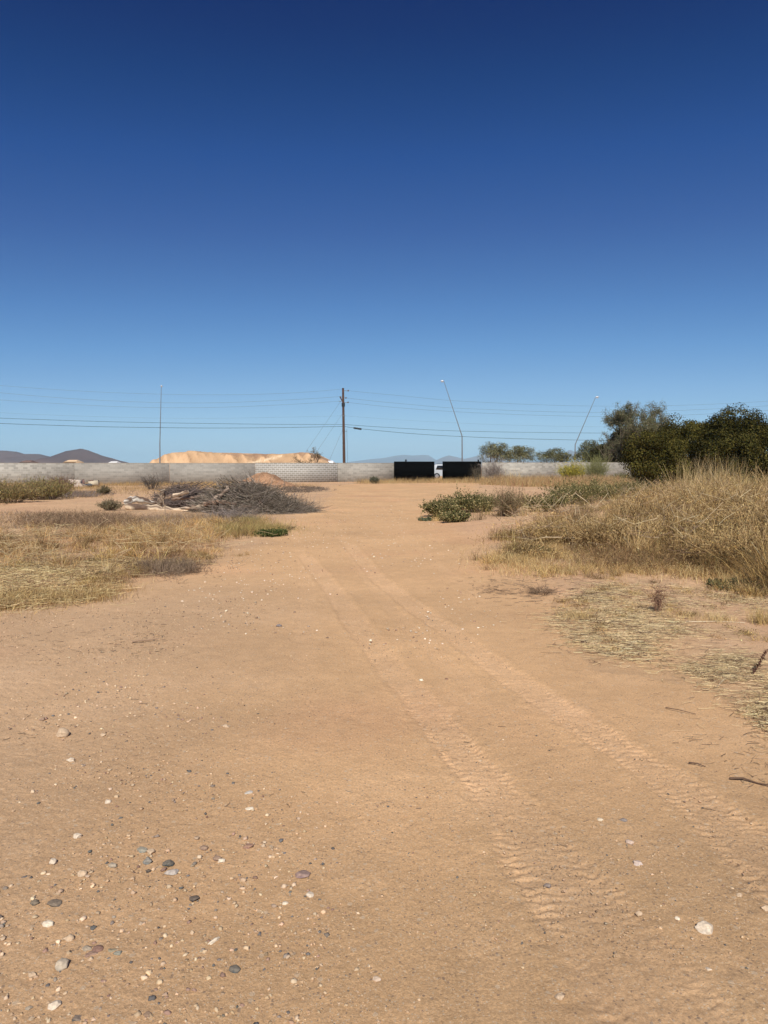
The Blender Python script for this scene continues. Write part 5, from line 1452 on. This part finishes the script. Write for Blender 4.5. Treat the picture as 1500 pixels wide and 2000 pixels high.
for px, py, wpx, fl, col, ang, lab in STONES:
    b = P(px, py); dist = np.hypot(b[1], EYE)
    s = .92 * wpx * dist / FP
    v, f = stone_mesh(s, s * rs_.uniform(.65, .9), s * fl, rs_, .6 if ang else .32 if fl < .5 else .1)
    a = rs_.uniform(-.5, .5); v = np.stack([v[:, 0] * cos(a) - v[:, 1] * sin(a), v[:, 0] * sin(a) + v[:, 1] * cos(a), v[:, 2]], 1)
    if lab.startswith('white elongated'):
        a = .9; v = v * [1.1, .5, 1]; v = np.stack([v[:, 0] * cos(a) - v[:, 1] * sin(a), v[:, 0] * sin(a) + v[:, 1] * cos(a), v[:, 2]], 1)
    # dust lies on the upper faces of every stone
    dust = np.clip(v[:, 2:3] / (s * fl) * 1.2 + .25 * vnoise(v[:, 0] / s * 6, v[:, 1] / s * 6, 3)[:, None], 0, .2)
    g = Geo(); g.add(v, f, np.array(col) * (1 - dust) + np.array([.50, .345, .20]) * dust)
    o = g.build('stone', M_STONE, smooth=not ang)
    o.location = (b[0], b[1], float(H(b[0], b[1])) + s * fl * .14)
    tag(o, lab, 'stone', gst)

def gravel(name, poly, n, smin, smax, cols, label, near=1.2, clump=.3, cf=1.0, p=None, base=I0, pw=2.2):
    b = scatter(poly, n, clump, cf, 14, near)
    n = len(b)
    s = smin + (smax - smin) * R.uniform(0, 1, n) ** pw
    v, f = base; K = len(v)
    A = R.uniform(0, 2 * pi, n)
    vv = v[None] * (1 + .23 * R.normal(size=(n, K, 1)))
    vv = vv * np.stack([R.uniform(.75, 1.15, n), R.uniform(.6, .95, n), R.uniform(.35, .75, n)], 1)[:, None] * (s / 2)[:, None, None]
    x = vv[..., 0] * np.cos(A)[:, None] - vv[..., 1] * np.sin(A)[:, None]; y = vv[..., 0] * np.sin(A)[:, None] + vv[..., 1] * np.cos(A)[:, None]
    vv = np.stack([x, y, vv[..., 2]], -1) + b[:, None]
    vv[..., 2] += (s * .12)[:, None]
    F = (f[None] + (np.arange(n) * K)[:, None, None]).reshape(-1, 3)
    c = vary(cols, n, .16, p)
    g = Geo(); g.add(vv.reshape(-1, 3), F, np.repeat(c, K, 0))
    o = g.build(name, M_GRAVEL); return tag(o, label, 'gravel', kind='stuff')
GCOL = [(.46, .31, .185), (.49, .35, .22), (.56, .43, .28), (.13, .12, .105), (.26, .17, .12), (.38, .26, .16)]
GP = [.36, .26, .06, .08, .08, .16]
FG = [(-150, 2100), (-250, 1500), (-100, 1230), (350, 1180), (900, 1150), (1150, 1250), (1600, 1500), (1900, 2100)]
gravel('gravel', FG, 40000, .0022, .0065, GCOL, 'fine grit strewn over the foreground dirt', 1.3, .2, 1.0, GP)
gravel('gravel', [(-200, 2100), (-250, 1500), (-100, 1260), (330, 1200), (520, 1350), (640, 1600), (620, 2100)], 5200, .004, .015, GCOL, 'pebbly gravel over the left foreground', 1.1, .5, 1.3, GP, I1, 3.0)
gravel('gravel', [(-200, 2100), (-250, 1600), (-100, 1330), (300, 1300), (560, 1500), (660, 1700), (600, 2100)], 850, .010, .024, [(.52, .37, .23), (.58, .44, .29), (.45, .33, .22), (.24, .19, .15), (.14, .13, .12), (.30, .19, .14)], 'tan and grey pebbles clustered over the left foreground', .9, .6, 1.0, [.3, .2, .2, .1, .1, .1], I1, 2.5)
gravel('gravel', [(560, 2100), (520, 1300), (700, 1180), (1100, 1300), (1500, 1600), (1700, 2100)], 3000, .004, .013, GCOL, 'sparse pebbles on the open road', 1.1, .3, 1.0, GP, I1, 3.0)
gravel('gravel', [(330, 1200), (420, 1090), (560, 1000), (600, 955), (900, 955), (860, 1060), (1000, 1200), (900, 1300)], 6000, .008, .036, [(.55, .44, .32), (.66, .56, .42), (.3, .2, .14)], 'scattered pale pebbles on the far part of the road', .8, .3, .5, None, I0, 2.5)
gravel('gravel', [(-200, 1240), (200, 1180), (420, 1100), (520, 1200), (300, 1300), (-200, 1420)], 3000, .006, .022, GCOL, 'gravel beside the left straw', .8, .4, 1.0, GP, I0, 2.5)
